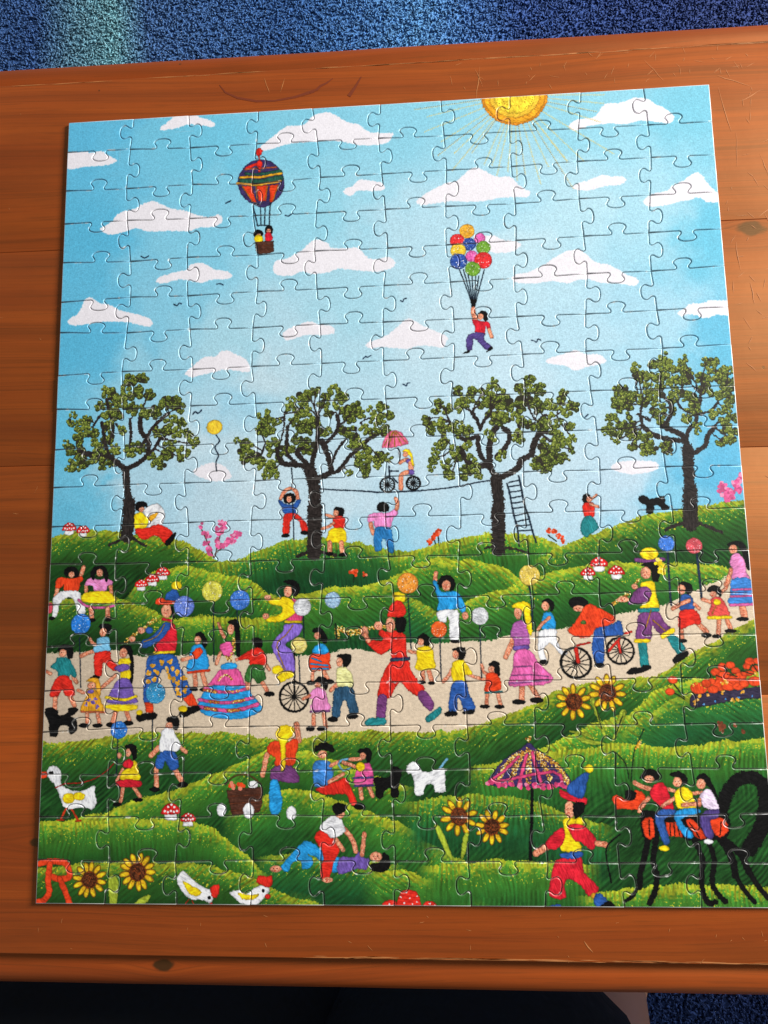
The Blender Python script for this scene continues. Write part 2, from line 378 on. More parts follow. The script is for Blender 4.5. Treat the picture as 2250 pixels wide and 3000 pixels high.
# ------------------------------------------------------------------ the jigsaw print (painted in code)
PW, PH = 4000, 4700          # print in tenths of a millimetre
S = 0.5                      # texels per unit
WP, HP = int(PW * S), int(PH * S)
ART = """
c 603,70 639,44 691,0 713,-8 809,-4 854,18 921,42 951,76 937,91 885,80 811,63 751,71 700,84 611,93
c -15,210 45,210 120,207 151,220 196,211 226,213 256,234 325,278 303,296 244,312 124,313 -10,317
c 237,746 243,727 301,696 329,655 373,627 432,618 504,584 563,568 615,590 681,624 784,649 865,684 945,692 981,679 1006,710 996,740 953,761 859,763 801,779 692,774 546,771 494,752 450,746 392,762 304,780
c 1233,275 1247,240 1291,204 1349,157 1414,114 1509,112 1575,54 1633,34 1691,41 1748,84 1806,115 1863,131 1920,181 2013,198 2070,202 2066,228 2040,258 1990,274 1868,270 1783,246 1689,229 1581,230 1436,233 1327,261
c 1761,571 1779,549 1815,539 1858,500 1929,508 1993,527 2013,554 2009,573 1956,581 1850,572 1814,600 1775,594
c 1321,1046 1343,1002 1407,990 1471,956 1520,925 1570,879 1613,881 1662,906 1683,934 1760,941 1845,942 1900,1007 1963,1022 2026,1010 2067,1041 2059,1074 2017,1090 1947,1102 1822,1085 1724,1074 1646,1095 1569,1098 1498,1080 1435,1103 1343,1091
c 1382,1466 1434,1432 1490,1413 1546,1397 1602,1417 1672,1428 1696,1457 1685,1482 1629,1487 1546,1480 1490,1488 1420,1511 1396,1502
c 1878,1562 1913,1538 1989,1513 2045,1480 2087,1438 2136,1405 2184,1425 2231,1459 2318,1498 2372,1533 2357,1564 2343,1592 2268,1582 2193,1575 2132,1594 2043,1583 1974,1573 1913,1581
c 597,1095 618,1070 690,1051 784,1029 812,1001 869,992 913,1006 964,1038 1035,1053 1071,1080 1043,1105 950,1104 879,1123 821,1106 734,1094 655,1113 605,1106
c 50,1338 67,1312 117,1278 143,1212 171,1183 208,1192 246,1224 304,1234 378,1274 451,1296 523,1318 567,1342 582,1372 561,1389 503,1376 424,1354 351,1347 272,1344 163,1354 84,1361
c 792,1685 830,1655 879,1610 928,1590 978,1592 1005,1561 1048,1559 1097,1582 1161,1619 1186,1677 1176,1698 1098,1687 1028,1677 958,1692 888,1707 838,1716 799,1704
c 2206,668 2224,643 2295,594 2366,560 2402,547 2458,539 2501,500 2558,462 2607,472 2661,509 2716,531 2779,531 2825,586 2872,623 2892,639 2877,668 2801,667 2711,666 2620,679 2516,681 2412,672 2307,681 2237,688
c 2605,910 2667,906 2714,934 2789,949 2825,973 2779,1011 2711,1019 2642,1008
c 2759,1174 2794,1157 2876,1143 2966,1097 3029,1056 3085,1030 3160,1018 3205,1051 3256,1104 3322,1121 3368,1145 3432,1191 3490,1219 3496,1248 3461,1261 3382,1243 3282,1234 3203,1209 3143,1210 3088,1229 2994,1210 2906,1220 2805,1215 2768,1196
c 2937,1700 2965,1681 3039,1663 3113,1641 3172,1668 3238,1671 3279,1700 3275,1721 3221,1736 3168,1744 3107,1764 3048,1733 2983,1723
c 3144,227 3163,198 3219,178 3289,175 3332,140 3370,89 3453,86 3509,71 3565,59 3633,75 3672,112 3718,138 3770,183 3774,214 3738,242 3664,226 3596,214 3541,218 3472,229 3376,219 3272,228 3216,243 3174,252
c 3144,627 3176,599 3246,580 3295,561 3329,552 3383,566 3444,569 3466,593 3427,620 3332,626 3242,647 3174,640
c 3555,739 3578,710 3633,684 3687,680 3737,645 3807,612 3864,571 3903,577 3933,627 3963,673 3988,700 4013,756 3936,763 3885,731 3831,739 3763,750 3661,770 3587,770
c 3708,1438 3756,1409 3784,1386 3836,1388 3909,1370 3968,1376 4013,1382 4007,1462 3928,1462 3855,1480 3805,1457 3752,1455 3719,1457
c 849,2290 890,2263 952,2245 1014,2253 1063,2296 1077,2338 1022,2354 953,2352 898,2333 863,2311
c 3274,2336 3310,2314 3376,2306 3453,2308 3516,2317 3540,2344 3506,2370 3448,2381 3383,2386 3320,2371 3282,2356
rays 2829,-5 200 2203,52 2287,104 2263,207 2367,279 2344,369 2442,363 2425,477 2622,450 2555,359 2699,519 2766,493 2819,563 2869,521 2959,590 3010,477 3128,454 3153,635 3225,459 3366,27 3360,84 3312,135 3342,209 3405,421 3128,461 2418,-4 2670,457
sun 2827,-9 205
l nv 7 499,930 521,943 546,930
l nv 7 1027,609 1041,602 1060,595
l nv 7 1028,610 1039,603 1057,594
l nv 7 1400,708 1418,715 1439,701
l nv 7 976,1135 993,1132 1015,1141
l nv 7 709,1249 731,1261 745,1245 759,1251
l nv 6 842,1944 856,1930 874,1938 894,1921
l nv 6 2096,1291 2110,1299 2117,1281 2131,1278
l nv 6 1866,1643 1880,1630 1894,1634 1914,1624
l nv 6 2099,1808 2119,1819 2123,1802 2141,1802
l nv 6 2860,1571 2876,1575 2886,1583 2897,1565 2913,1573
l nv 6 843,1944 857,1930 871,1941 895,1924
l nv 7 3141,2045 3161,2028
p bp 1103,495 1099,464 1113,419 1146,366 1189,338 1240,329 1298,341 1342,374 1378,426 1393,481 1389,527 1367,579 1328,615 1292,643 1249,649 1205,627 1155,594 1122,550
p dg 1146,405 1190,419 1291,414 1364,402 1374,434 1255,435 1153,429
l G 16 1117,442 1175,442 1241,448 1306,438 1374,430
p dg 1117,450 1241,461 1371,441 1382,480 1291,498 1219,486 1125,481
l G 15 1096,481 1161,489 1219,500 1277,491 1320,488 1371,480
q O 1125,500 1187,504 1220,617 1192,609
q O 1219,506 1291,504 1280,608 1233,606
q O 1300,505 1361,501 1323,616 1302,617
l R 20 1157,383 1204,362 1240,357
l O3 11 1146,390 1240,387 1342,386
l G 5 1129,500 1194,607
l G 4 1216,509 1223,594
l G 4 1286,509 1274,597
l G 5 1356,506 1321,611
e R 1237,360 19,26
l R 15 1237,380 1237,407
q R 1211,262 1240,248 1258,276 1244,302 1222,301
l R 9 1233,302 1237,333
l nk 7 1197,630 1228,769
l nk 6 1245,648 1249,770
l nk 6 1274,650 1271,771
l nk 7 1306,621 1299,772
l nk 7 1228,772 1249,766 1299,772
e K 1231,822 31,28
e S 1234,833 16,13
p Y 1210,843 1228,829 1257,838 1260,872 1214,873
e K 1298,803 26,35
e S 1296,806 15,16
p C 1277,824 1296,814 1317,830 1317,867 1278,871
q D 1212,873 1328,872 1328,939 1300,953 1229,953 1216,926
l br 4 1221,904 1278,899 1321,905
l br 4 1225,926 1278,922 1321,928
g ba 2506,870 46
g br1 2445,928 44
g bb 2517,954 41
g bk 2580,918 34
g bg 2599,980 43
g by 2449,991 47
g bk 2528,1031 37
g br1 2596,1060 53
g bb 2449,1060 51
g bg 2532,1112 46
l nk 6 2453,1112 2521,1328
l nk 6 2477,1113 2523,1328
l nk 6 2504,1147 2526,1329
l nk 6 2527,1159 2528,1329
l nk 6 2548,1160 2532,1329
l nk 6 2567,1157 2535,1329
l nk 6 2600,1122 2540,1329
q K 2510,1299 2548,1301 2538,1351 2519,1350
l S 27 2527,1361 2526,1393 2537,1426
p K 2550,1394 2578,1375 2604,1386 2610,1425 2600,1443 2586,1435 2573,1395
e S 2567,1411 19,19
p C 2518,1429 2552,1434 2592,1442 2615,1451 2624,1487 2607,1497 2594,1468 2589,1517 2535,1511 2530,1472
l S 22 2614,1493 2629,1540
p np 2532,1508 2589,1516 2581,1552 2630,1604 2599,1624 2547,1565 2520,1550 2511,1613 2481,1612 2484,1534
p K 2453,1635 2478,1619 2498,1616 2494,1630
p K 2595,1634 2606,1613 2627,1596 2629,1614
hill 0 1 -13,2675 112,2631 336,2628 532,2661 726,2679 865,2736 1085,2876 1248,2998 1409,3041
hill 1 0 921,2859 1138,2810 1355,2721 1598,2700 1839,2738 2077,2791 2313,2823 2573,2868
hill 2 0 1970,2828 2156,2793 2369,2732 2580,2697 2813,2716 2991,2786 3192,2869
hill 0 2 2806,2873 2965,2785 3202,2699 3411,2626 3670,2580 3874,2560 4130,2514
hill 2 1 433,3049 620,2871 812,2848 1031,2901 1166,2925 1275,2999 1409,3067
hill 0 1 -121,3066 210,3005 404,3022 571,3078 736,3147 898,3137 1141,3180 1409,3198
hill 2 0 763,3174 952,3138 1248,3156 1462,3108 1674,3137
hill 2 2 1302,3078 1492,3027 1639,2993 1838,2984 2021,2940 2162,2859 2260,2835 2391,2843 2521,2859 2650,2901 2742,2976 2876,3043
hill 1 1 1992,3078 2105,3052 2257,3127 2381,3176
hill 2 2 2304,3123 2436,3071 2580,3030 2729,2989 2904,2933 3070,2897 3309,2877 3622,2891 3839,2914 4091,2965
path -108,3340 5,3336 272,3327 422,3324 523,3351 613,3365 802,3355 988,3360 1140,3365 1305,3354 1504,3370 1667,3355 1765,3335 1960,3359 2086,3309 2247,3314 2407,3302 2518,3303 2601,3292 2665,3272 2919,3246 3096,3213 3258,3170 3385,3147 3513,3124 3590,3093 3738,3022 3833,2990 3982,2899 4127,2838 4077,3416 3644,3608 3141,3750 2635,3893 1095,3933 -79,3926
hill 0 1 -84,3825 136,3836 271,3820 404,3800 570,3784 802,3791 1033,3787 1178,3799 1340,3832 1502,3829 1632,3792 1826,3781 2042,3790 2297,3790 2425,3766 2553,3725 2776,3658 2900,3582 3027,3547 3229,3524 3454,3512 3553,3444 3649,3383 3808,3303 3989,3201 4152,3118
hill 2 2 2683,3942 2887,3846 3091,3750 3287,3712 3450,3569 3576,3533 3799,3511 4121,3466
hill 1 2 3211,3824 3391,3703 3571,3607 3793,3585 4112,3564
hill 2 0 2380,3989 2633,3942 2885,3895 3216,3863 3551,3880 3736,3857 4089,3826
hill 2 1 -61,4302 204,4253 412,4206 614,4127 842,4071 1035,3997 1145,3943 1330,3872 1512,3886 1718,3961 1922,4036 2124,4085
hill 2 1 1046,4229 1253,4132 1408,4083 1552,4110 1744,4172 2039,4274 2155,4353 2234,4400 2364,4469 2558,4562
hill 1 0 2021,4170 2249,4139 2475,4123 2723,4148 2966,4232 3182,4303
hill 2 0 -63,4258 178,4265 443,4248 654,4241 837,4253 987,4293 1099,4375 1182,4435 1260,4519 1408,4590 1610,4684
hill 1 1 1228,4447 1459,4428 1662,4446 1864,4470 2064,4493
hill 0 1 -51,4504 187,4493 581,4478 894,4484 1152,4531 1308,4602 1435,4656 1532,4665 1675,4711
hill 2 2 1813,4517 2039,4512 2244,4570 2383,4633 2515,4706
hill 2 0 2114,4498 2364,4473 2611,4456 2807,4472 3099,4479
hill 2 0 2944,4653 3129,4618 3381,4582 3679,4581 4044,4591
br 75 459,2670 467,2568 467,2465
br 59 467,2465 450,2361 440,2264
br 49 441,2271 379,2220 307,2176 223,2173 151,2143
br 32 379,2220 321,2148 304,2063 287,1978
br 42 451,2264 527,2225 568,2184 573,2100 529,2042 520,1957
br 30 545,2113 585,2037 640,1976 695,1935
br 28 568,2184 616,2144 643,2088
br 25 461,2139 466,2047 456,1962
br 28 333,2106 358,2008 327,1908 310,1836
br 18 231,2004 271,1934
br 18 430,2046 372,1988
br 23 449,2670 401,2696 353,2715
br 23 490,2671 533,2705 575,2727
cl 453,1719,43 527,1715,39 423,1786,43 494,1800,57 565,1817,43 308,1778,36 338,1822,57 396,1853,50 269,1870,36 106,1921,25 94,1971,29 144,1973,29 193,1960,36 188,2017,43 232,2040,36 147,2037,43 141,2086,43 71,2098,28 101,2134,43 151,2157,42 91,2246,28 126,2233,49 182,2214,42 237,2195,35 302,2225,42 351,2219,35 255,2104,42 323,2007,43 318,2078,39 370,1916,50 328,1936,57 468,1891,43 519,1922,50 568,1931,35 611,1925,42 673,1870,50 736,1866,42 758,1902,39 710,1978,42 774,2001,35 747,2050,42 684,2041,42 627,2046,39 810,2059,35 845,2095,38 860,2130,28 713,2119,49 784,2177,42 771,2211,28 687,2188,42 617,2213,49 653,2249,31 518,2140,42 462,2153,49 377,2136,42 409,2024,32 278,2147,42
br 87 1566,2790 1567,2663 1571,2529
br 71 1571,2529 1568,2393 1542,2304
br 41 1542,2290 1474,2274 1378,2258 1351,2195 1358,2140
br 29 1474,2274 1413,2211 1406,2141 1413,2044
br 41 1528,2269 1467,2198 1502,2172
br 38 1555,2284 1570,2202 1590,2140 1591,1980
br 48 1596,2353 1664,2321 1658,2246 1631,2169 1611,2134
br 33 1657,2321 1711,2316 1773,2236 1841,2176 1910,2116 1930,2110
br 23 1678,2260 1706,2192 1754,2132
br 33 1638,2149 1693,2095 1714,2040 1708,1985
br 21 1714,2047 1762,2014
br 18 1816,2058 1822,2113
br 14 1843,2038 1864,2018 1946,1993
br 13 1392,1966 1392,2036 1372,2126
br 17 1255,2206 1282,2137
br 33 1539,2783 1499,2795 1472,2808
br 27 1600,2784 1646,2795 1693,2806
cl 1268,1962,42 1254,2018,38 1296,1998,42 1344,2007,31 1268,2060,49 1310,2048,35 1434,1877,31 1427,1926,35 1496,1879,35 1530,1859,42 1579,1833,35 1640,1863,35 1695,1830,42 1736,1874,42 1708,1908,42 1626,1919,38 1660,1962,35 1516,1929,38 1468,1955,42 1530,1985,48 1447,2003,35 1488,2047,41 1543,2055,41 1584,2029,35 1763,1952,41 1817,1940,48 1844,1982,34 1783,1994,41 1749,1979,34 1912,1957,34 1967,1938,34 1988,1932,27 2013,1995,31 1966,2007,41 1932,2027,41 1870,2066,38 1910,2089,41 1978,2077,41 1775,2077,41 1748,2076,34 1808,2127,41 1801,2175,38 1835,2155,34 1652,2080,34 1618,2072,34 1110,2111,24 1158,2133,35 1138,2174,31 1186,2169,41 1152,2223,35 1207,2218,38 1235,2260,38 1255,2240,31 1310,2180,41 1323,2132,41 1392,2175,41 1426,2176,31 1365,2223,34 1461,2115,34 1515,2152,48 1529,2187,34 1310,2283,41 1337,2311,38 1290,2331,34 1875,2198,41 1840,2238,41 1826,2265,34 1894,2239,41 1866,2293,37 1866,2327,34 1948,2241,41 2002,2243,30 1941,2282,30 1772,2324,27 1317,2256,34
br 78 2617,2794 2621,2689 2626,2557
br 69 2626,2557 2629,2491 2619,2390
br 46 2616,2383 2580,2315 2494,2305 2443,2256 2418,2201
br 37 2599,2315 2542,2260 2525,2184 2527,2137 2459,2155 2407,2126
br 50 2587,2302 2590,2207 2607,2126 2635,2085
br 40 2628,2262 2697,2183 2706,2122 2674,2094
br 30 2541,2096 2523,2041 2498,1991
br 27 2542,2082 2577,2029 2605,2002
br 50 2643,2384 2743,2333 2772,2280 2825,2255 2848,2181 2884,2128
br 17 2861,2052 2836,2010
br 17 2874,2059 2908,2026 2981,2029
br 27 2750,2171 2767,2090
br 23 2363,2042 2395,2098
br 27 2431,2202 2462,2277
br 20 2364,2213 2403,2242
br 20 2633,2781 2711,2796 2787,2818
br 17 2595,2774 2542,2786
cl 2625,1816,31 2617,1857,41 2416,1860,34 2496,1870,41 2662,1887,41 2563,1876,34 2839,1810,34 2837,1852,41 2776,1867,37 2889,1868,41 3027,1893,30 3012,1934,34 2427,1934,41 2474,1921,41 2547,1952,34 2607,1933,47 2674,1929,54 2713,1958,41 2773,1939,41 2807,1920,41 2859,1942,40 2306,1929,31 2291,1970,34 2352,1966,37 2439,1962,41 2229,2023,31 2242,2058,34 2302,2054,41 2254,2093,34 2315,2082,34 2369,2070,34 2422,2071,41 2461,2100,41 2394,2112,34 2617,2016,41 2658,1997,47 2690,2033,40 2635,2065,40 2757,2021,40 2772,1980,34 2820,2085,37 2781,2063,34 2892,2087,40 2926,2061,40 2891,1978,40 2951,1959,40 2976,1995,40 3035,1997,40 3076,1971,37 3088,1992,27 3056,2093,30 2963,2110,40 2998,2071,33 2981,2152,37 3066,2161,27 3025,2187,40 3055,2235,23 2959,2192,40 2900,2203,40 2924,2244,46 2975,2266,46 3020,2281,26 2856,2303,40 2889,2291,46 2941,2299,33 2906,2345,33 2606,2146,30 2587,2118,27 2327,2144,34 2285,2197,34 2319,2171,37 2378,2214,40 2403,2255,34 2458,2189,34 2489,2258,33 2270,2251,34 2256,2278,30 2255,2312,27 2335,2294,37 2347,2342,37 2360,2362,27 2454,2324,40 2439,2365,33 2507,2326,40 2518,2367,27 2655,2250,40 2757,2171,40 2752,2130,34
br 83 3691,2677 3695,2586 3702,2488
br 65 3702,2488 3703,2389 3704,2249
br 46 3707,2243 3687,2175 3631,2139 3575,2111
br 39 3691,2202 3590,2185 3514,2156 3466,2107
br 22 3465,2114 3457,2046 3468,1978
br 33 3582,2104 3625,2051 3629,1984
br 33 3705,2189 3722,2136 3763,2097 3767,2043
br 22 3766,2050 3692,2013 3669,1972
br 39 3744,2270 3804,2232 3821,2179 3863,2127
br 22 3786,2050 3858,2026 3894,1980
br 22 3797,1990 3801,1936
br 22 3507,2074 3444,2038
br 26 3657,2669 3593,2687 3554,2706
br 26 3720,2671 3794,2699 3854,2726
cl 3616,1702,37 3600,1743,40 3548,1748,34 3645,1758,40 3617,1785,40 3719,1720,30 3703,1761,33 3726,1803,40 3683,1781,33 3449,1758,34 3446,1799,34 3485,1814,40 3536,1823,40 3581,1832,40 3646,1841,40 3704,1843,40 3743,1838,33 3847,1746,33 3893,1741,33 3877,1781,33 3933,1804,40 3967,1792,33 3815,1834,40 3873,1829,40 3930,1852,40 3965,1887,40 3993,1861,26 3336,1891,40 3375,1899,40 3346,1946,47 3391,1948,40 3337,1987,40 3382,1995,40 3438,1936,40 3506,1884,40 3529,1932,40 3571,1893,40 3501,1966,40 3552,1981,37 3576,2009,40 3536,2028,33 3631,1957,33 3660,1917,40 3711,1932,40 3753,1968,40 3769,2009,40 3729,2035,33 3714,2068,33 3829,1896,40 3884,1939,40 3931,1913,40 3960,1955,40 3943,2009,39 3882,2047,46 3918,2075,39 3963,2077,39 3970,2151,29 3920,2129,39 3936,2176,39 3895,2209,33 3947,2197,33 3768,2117,30 3766,2144,23 3281,2053,30 3314,2047,33 3257,2127,30 3290,2108,36 3307,2156,33 3312,2189,23 3348,2116,40 3389,2084,40 3399,2138,40 3403,2179,33 3394,2219,33 3463,2154,40 3487,2182,33 3484,2229,39 3469,2255,30 3508,2243,33 3587,2225,39 3597,2259,29 3571,2077,36 3639,2025,26
e by 973,2029 49,45
l nk 7 984,2079 1006,2114 978,2148 992,2183 1000,2204 986,2239 990,2294
p K 506,2494 513,2470 540,2460 572,2475 579,2502 562,2495 535,2522 510,2514
e S 545,2512 17,17
p W 555,2516 638,2477 688,2546 661,2607 613,2606 586,2625 585,2571
p Y 504,2542 535,2525 563,2543 588,2571 582,2598 572,2622 552,2631 507,2627 501,2569
p R 507,2627 579,2622 620,2606 668,2607 731,2649 718,2690 684,2712 656,2681 615,2667 581,2690 539,2682
p K 685,2716 718,2676 745,2653 752,2670 712,2727
p G 584,2564 625,2531 643,2538 606,2585
m 110,2620 42
m 194,2636 40
l br 7 980,2803 952,2736 923,2674 902,2633
l br 7 983,2803 1006,2717 1029,2616
l br 6 986,2783 1054,2725 1094,2678
f pk 15 902,2627 923,2661 944,2675 931,2722 952,2749 959,2783 1025,2596 1032,2630 998,2636 1012,2663 1067,2698 1094,2672 1054,2725 1006,2737 999,2710 938,2755
f pk 16 1039,2603 1033,2637 1108,2679 1060,2705 1088,2712 1034,2737 1125,2673
l nk 6 1436,2290 1440,2362 1436,2410
p K 1385,2456 1419,2437 1453,2448 1460,2479 1439,2498 1399,2497
e S 1421,2474 15,20
l S 22 1372,2469 1392,2429 1426,2410
l S 22 1473,2472 1463,2431 1446,2417
p B 1355,2476 1385,2490 1406,2504 1446,2505 1467,2479 1490,2479 1483,2506 1460,2533 1460,2560 1395,2561 1378,2524
p R 1395,2561 1466,2560 1493,2588 1520,2615 1527,2662 1493,2665 1480,2607 1439,2593 1426,2626 1419,2680 1385,2679 1385,2625
e K 1399,2686 24,12
e K 1510,2672 23,12
l nk 6 1441,2498 1443,2526 1446,2613 1449,2711
p K 1682,2545 1702,2527 1739,2540 1735,2580 1712,2583
e S 1695,2563 17,19
p R 1681,2586 1742,2591 1741,2654 1684,2653
l S 17 1681,2586 1655,2578 1635,2571
l S 17 1681,2619 1647,2642 1614,2651
p Y 1664,2652 1741,2654 1754,2714 1740,2737 1687,2733 1637,2725 1644,2692
l S 27 1657,2732 1656,2792
l S 27 1723,2734 1729,2794
e K 1653,2798 23,12
e K 1733,2804 25,13
p K 1933,2525 1963,2503 2000,2524 1996,2560 1942,2559
p I 1882,2578 1929,2565 1995,2570 2036,2548 2055,2575 2021,2608 2007,2654 1921,2655 1915,2612 1895,2631 1881,2624
l S 25 1895,2631 1901,2665 1910,2685
l S 24 2046,2548 2051,2515 2042,2488
p A2 1921,2655 2007,2657 2019,2714 2027,2794 1991,2790 1976,2720 1956,2733 1955,2782 1915,2781
l nk 7 1602,2418 1690,2427 1804,2434 1904,2444 1971,2449 2144,2447
p pk2 1969,2180 1984,2132 2011,2095 2045,2083 2085,2101 2112,2137 2123,2164 2070,2180 2003,2188
l G 4 2039,2089 2003,2181
l G 4 2045,2090 2084,2173
l G 3 2044,2090 2043,2181
l G 3 2032,2096 1980,2173
l G 3 2055,2093 2111,2157
l nk 6 2063,2190 2072,2272
w 1995,2406 46 9
l nk 9 2007,2297 2009,2372
l nk 9 2007,2325 2060,2326
l nk 7 2065,2447 2185,2445 2291,2438 2398,2427 2490,2410 2583,2397
w 2146,2400 44 11
l nk 8 2027,2363 2053,2394
l S 20 2116,2260 2089,2266 2072,2279
p P 2110,2260 2143,2261 2146,2285 2112,2280
l S 30 2133,2281 2135,2315
p P 2101,2327 2142,2318 2154,2343 2141,2352 2101,2344
l S 27 2111,2335 2077,2354 2074,2428
p Y 2087,2211 2108,2197 2131,2209 2147,2247 2155,2302 2139,2288 2130,2240 2107,2232
e S 2104,2229 14,18
l nk 9 2681,2419 2692,2459 2702,2533 2718,2626 2731,2685 2734,2777
l nk 9 2748,2374 2759,2428 2774,2535 2796,2615 2815,2701 2832,2760
l nk 7 2691,2412 2750,2401
l nk 7 2686,2439 2762,2428
l nk 7 2695,2469 2764,2460
l nk 7 2697,2503 2766,2491
l nk 7 2702,2533 2771,2525
l nk 7 2704,2563 2779,2555
l nk 7 2712,2606 2784,2591
l nk 7 2717,2639 2792,2628
l nk 7 2726,2666 2801,2658
l nk 7 2731,2692 2816,2688
l dk 7 2283,2747 2278,2694
l dk 7 2263,2753 2254,2720
f O2 14 2281,2687 2254,2713 2230,2739 2271,2694
l dk 6 2901,2722 2944,2756
f O2 14 2909,2696 2935,2697 2953,2724 2983,2751
p K 3102,2510 3120,2488 3148,2495 3141,2518 3126,2544 3107,2540
e S 3140,2521 16,18
p R 3104,2547 3162,2542 3167,2572 3161,2621 3109,2619
l S 14 3157,2519 3184,2496
l S 17 3148,2551 3189,2566
p T 3103,2623 3154,2621 3183,2677 3182,2690 3126,2728 3112,2737 3082,2701
p K 3413,2522 3440,2505 3471,2524 3476,2531 3541,2516 3560,2516 3561,2556 3582,2576 3568,2595 3542,2591 3528,2571 3500,2567 3490,2610 3452,2609 3455,2563 3427,2552
f pk 18 3881,2466 3873,2492 3898,2487 3909,2513 3889,2526 3906,2546 3928,2507 3951,2455 3972,2436 3987,2410 3962,2482 3973,2495 3933,2527
m 679,2896 43
m 618,2932 41
m 554,2960 39
p K 89,2860 123,2837 161,2845 178,2876 174,2902 150,2905 145,2875 117,2874 111,2901 93,2887
e S 135,2885 19,19
l S 25 191,2889 206,2842
l S 26 55,2954 46,3007
p O 39,2926 63,2897 105,2904 160,2905 187,2893 205,2910 189,2936 177,2983 97,2981 89,2941 76,2961 44,2960
p W 76,2981 180,2983 199,3030 226,3083 220,3117 182,3109 151,3029 109,3021 69,3054 67,3094 48,3133 27,3126 32,3080 27,3027
e K 28,3136 20,11
e bk2 11,3076 20,34
l S 23 224,2950 229,3004
l S 23 372,2953 378,3013
p I 223,2923 250,2904 299,2918 340,2912 382,2927 382,2947 355,2953 342,2986 274,2985 265,2951 217,2950
p K 252,2870 275,2841 324,2838 352,2872 351,2933 330,2912 325,2872 283,2871 271,2918 253,2904
e S 304,2878 20,24
p Y 212,2997 274,2985 356,2986 395,3020 393,3053 304,3055 228,3047 200,3037
l F2 15 182,3030 221,3064 277,3078 346,3079 393,3070
l S 28 256,3084 265,3137
l S 28 359,3086 361,3145
e K 269,3150 20,12
e K 362,3149 22,11
g b1 201,3172 59
l nk 6 197,3248 215,3531
l S 20 256,3255 277,3282 298,3292
l S 24 212,3353 259,3334 286,3325
p K 308,3191 335,3171 383,3182 377,3218 365,3244 353,3211
e S 335,3221 22,25
p L 300,3256 338,3247 372,3251 376,3284 381,3329 313,3335 293,3338 278,3308 298,3295
p R 293,3338 381,3329 386,3368 424,3408 439,3434 405,3440 377,3420 342,3394 335,3465 298,3468 289,3413
p K 267,3474 291,3464 325,3471 325,3481 278,3484
l S 20 35,3451 7,3438
l S 23 169,3473 190,3502
p K 70,3318 93,3289 148,3293 163,3320 158,3365 130,3365 122,3329
e S 102,3335 23,23
p T 69,3364 130,3362 159,3398 188,3457 176,3476 148,3456 141,3469 83,3468 72,3436 33,3419 36,3403 63,3383
l S 27 68,3578 67,3645
l S 26 153,3579 182,3631
p R 77,3468 141,3469 175,3534 179,3573 132,3579 104,3546 85,3578 37,3581 39,3539
e K 40,3652 30,12
e K 176,3653 32,12
p K 435,3310 468,3295 502,3305 517,3357 523,3429 515,3512 501,3506 499,3415 487,3344
e S 459,3340 25,28
p Y 437,3376 494,3370 502,3402 438,3405
p P 405,3427 438,3405 485,3405 496,3428 466,3454 439,3447
p Y 443,3450 503,3438 504,3483 461,3489
p P 434,3489 501,3490 530,3577 545,3621 377,3620 382,3575
l Y 16 366,3588 430,3598 484,3602 541,3583
l S 22 413,3466 373,3504 327,3542
p go 244,3496 278,3477 318,3484 330,3536 329,3587 308,3574 299,3510
e S 279,3522 26,20
l S 20 199,3547 233,3560
e Y 762,2961 32,26
p B 699,3039 712,3000 746,2981 773,3001 781,3047
p B 612,3359 753,3354 788,3413 823,3484 857,3548 858,3574 798,3595 771,3579 750,3528 722,3463 695,3437 669,3476 664,3546 625,3616 585,3615 582,3513 594,3429
f go 13 634,3411 687,3392 734,3396 655,3450 615,3456 715,3437 748,3431 775,3454 736,3476 759,3489 777,3515 810,3490 824,3548 642,3494 606,3504 784,3573 781,3547
e S 708,3105 32,40
l K 13 738,3086 749,3146
p O 645,3038 679,3029 706,3046 761,3050 754,3067 646,3068
p C 689,3184 757,3185 763,3335 645,3336 664,3268 697,3223
p B 695,3171 736,3181 717,3224 671,3275 597,3313 557,3306 563,3273 609,3254 662,3210
l C 16 685,3151 736,3162
l go 5 696,3184 676,3223 643,3255 576,3280
sq 19 468,3282 541,3221 648,3150
e S 508,3263 21,17
e S 561,3214 24,19
e B 608,3215 23,20
l Y 15 639,3343 756,3338
g b2 809,3081 61
g b3 973,2998 61
l nk 6 981,3071 988,3396
l S 27 879,3465 884,3529
l S 27 922,3459 943,3530
p K 876,3246 912,3227 946,3273 940,3318 917,3318 913,3272
e S 893,3275 20,25
p A 866,3304 913,3298 948,3357 955,3441 836,3449 841,3381 853,3330
l S 21 804,3384 841,3375 874,3365
p O 860,3346 900,3317 924,3337 894,3375 868,3375
l O 14 839,3455 962,3444
e K 874,3548 26,12
e K 934,3549 26,12
f O2 16 1789,2906 1802,2910
f O2 13 1858,2921
l dk 6 1795,2923 1791,2962
l dk 6 1861,2931 1851,2937
p A 990,3527 1175,3533 1209,3584 1262,3641 1255,3673 1196,3704 1111,3716 1019,3708 939,3689 899,3650 912,3600 937,3556
p F 1026,3442 1125,3436 1165,3514 1175,3533 990,3527 957,3524 977,3499 996,3473
sq 10 1016,3499 1056,3468 1096,3500
l F 18 937,3543 1017,3564 1110,3565 1182,3546
l O3 16 931,3552 1004,3566
l F 19 905,3606 1018,3623 1123,3620 1215,3597
l O3 14 965,3616 1018,3623
l O3 14 1110,3618 1163,3612
l F 22 899,3644 992,3661 1111,3668 1242,3635
l O3 17 939,3654 1005,3664
l O3 17 1071,3668 1137,3665
sq 9 951,3554 997,3566
sq 9 1057,3564 1136,3559
sq 9 958,3616 1018,3625
sq 9 1097,3621 1169,3610
sq 10 939,3654 1005,3665
sq 10 1071,3670 1144,3664
p K 1063,3177 1096,3158 1130,3172 1137,3230 1138,3366 1118,3359 1110,3269 1100,3204
e S 1083,3216 21,30
l S 20 1013,3183 1026,3222 1047,3261
p F 1017,3313 1054,3287 1087,3294 1101,3359 1048,3365
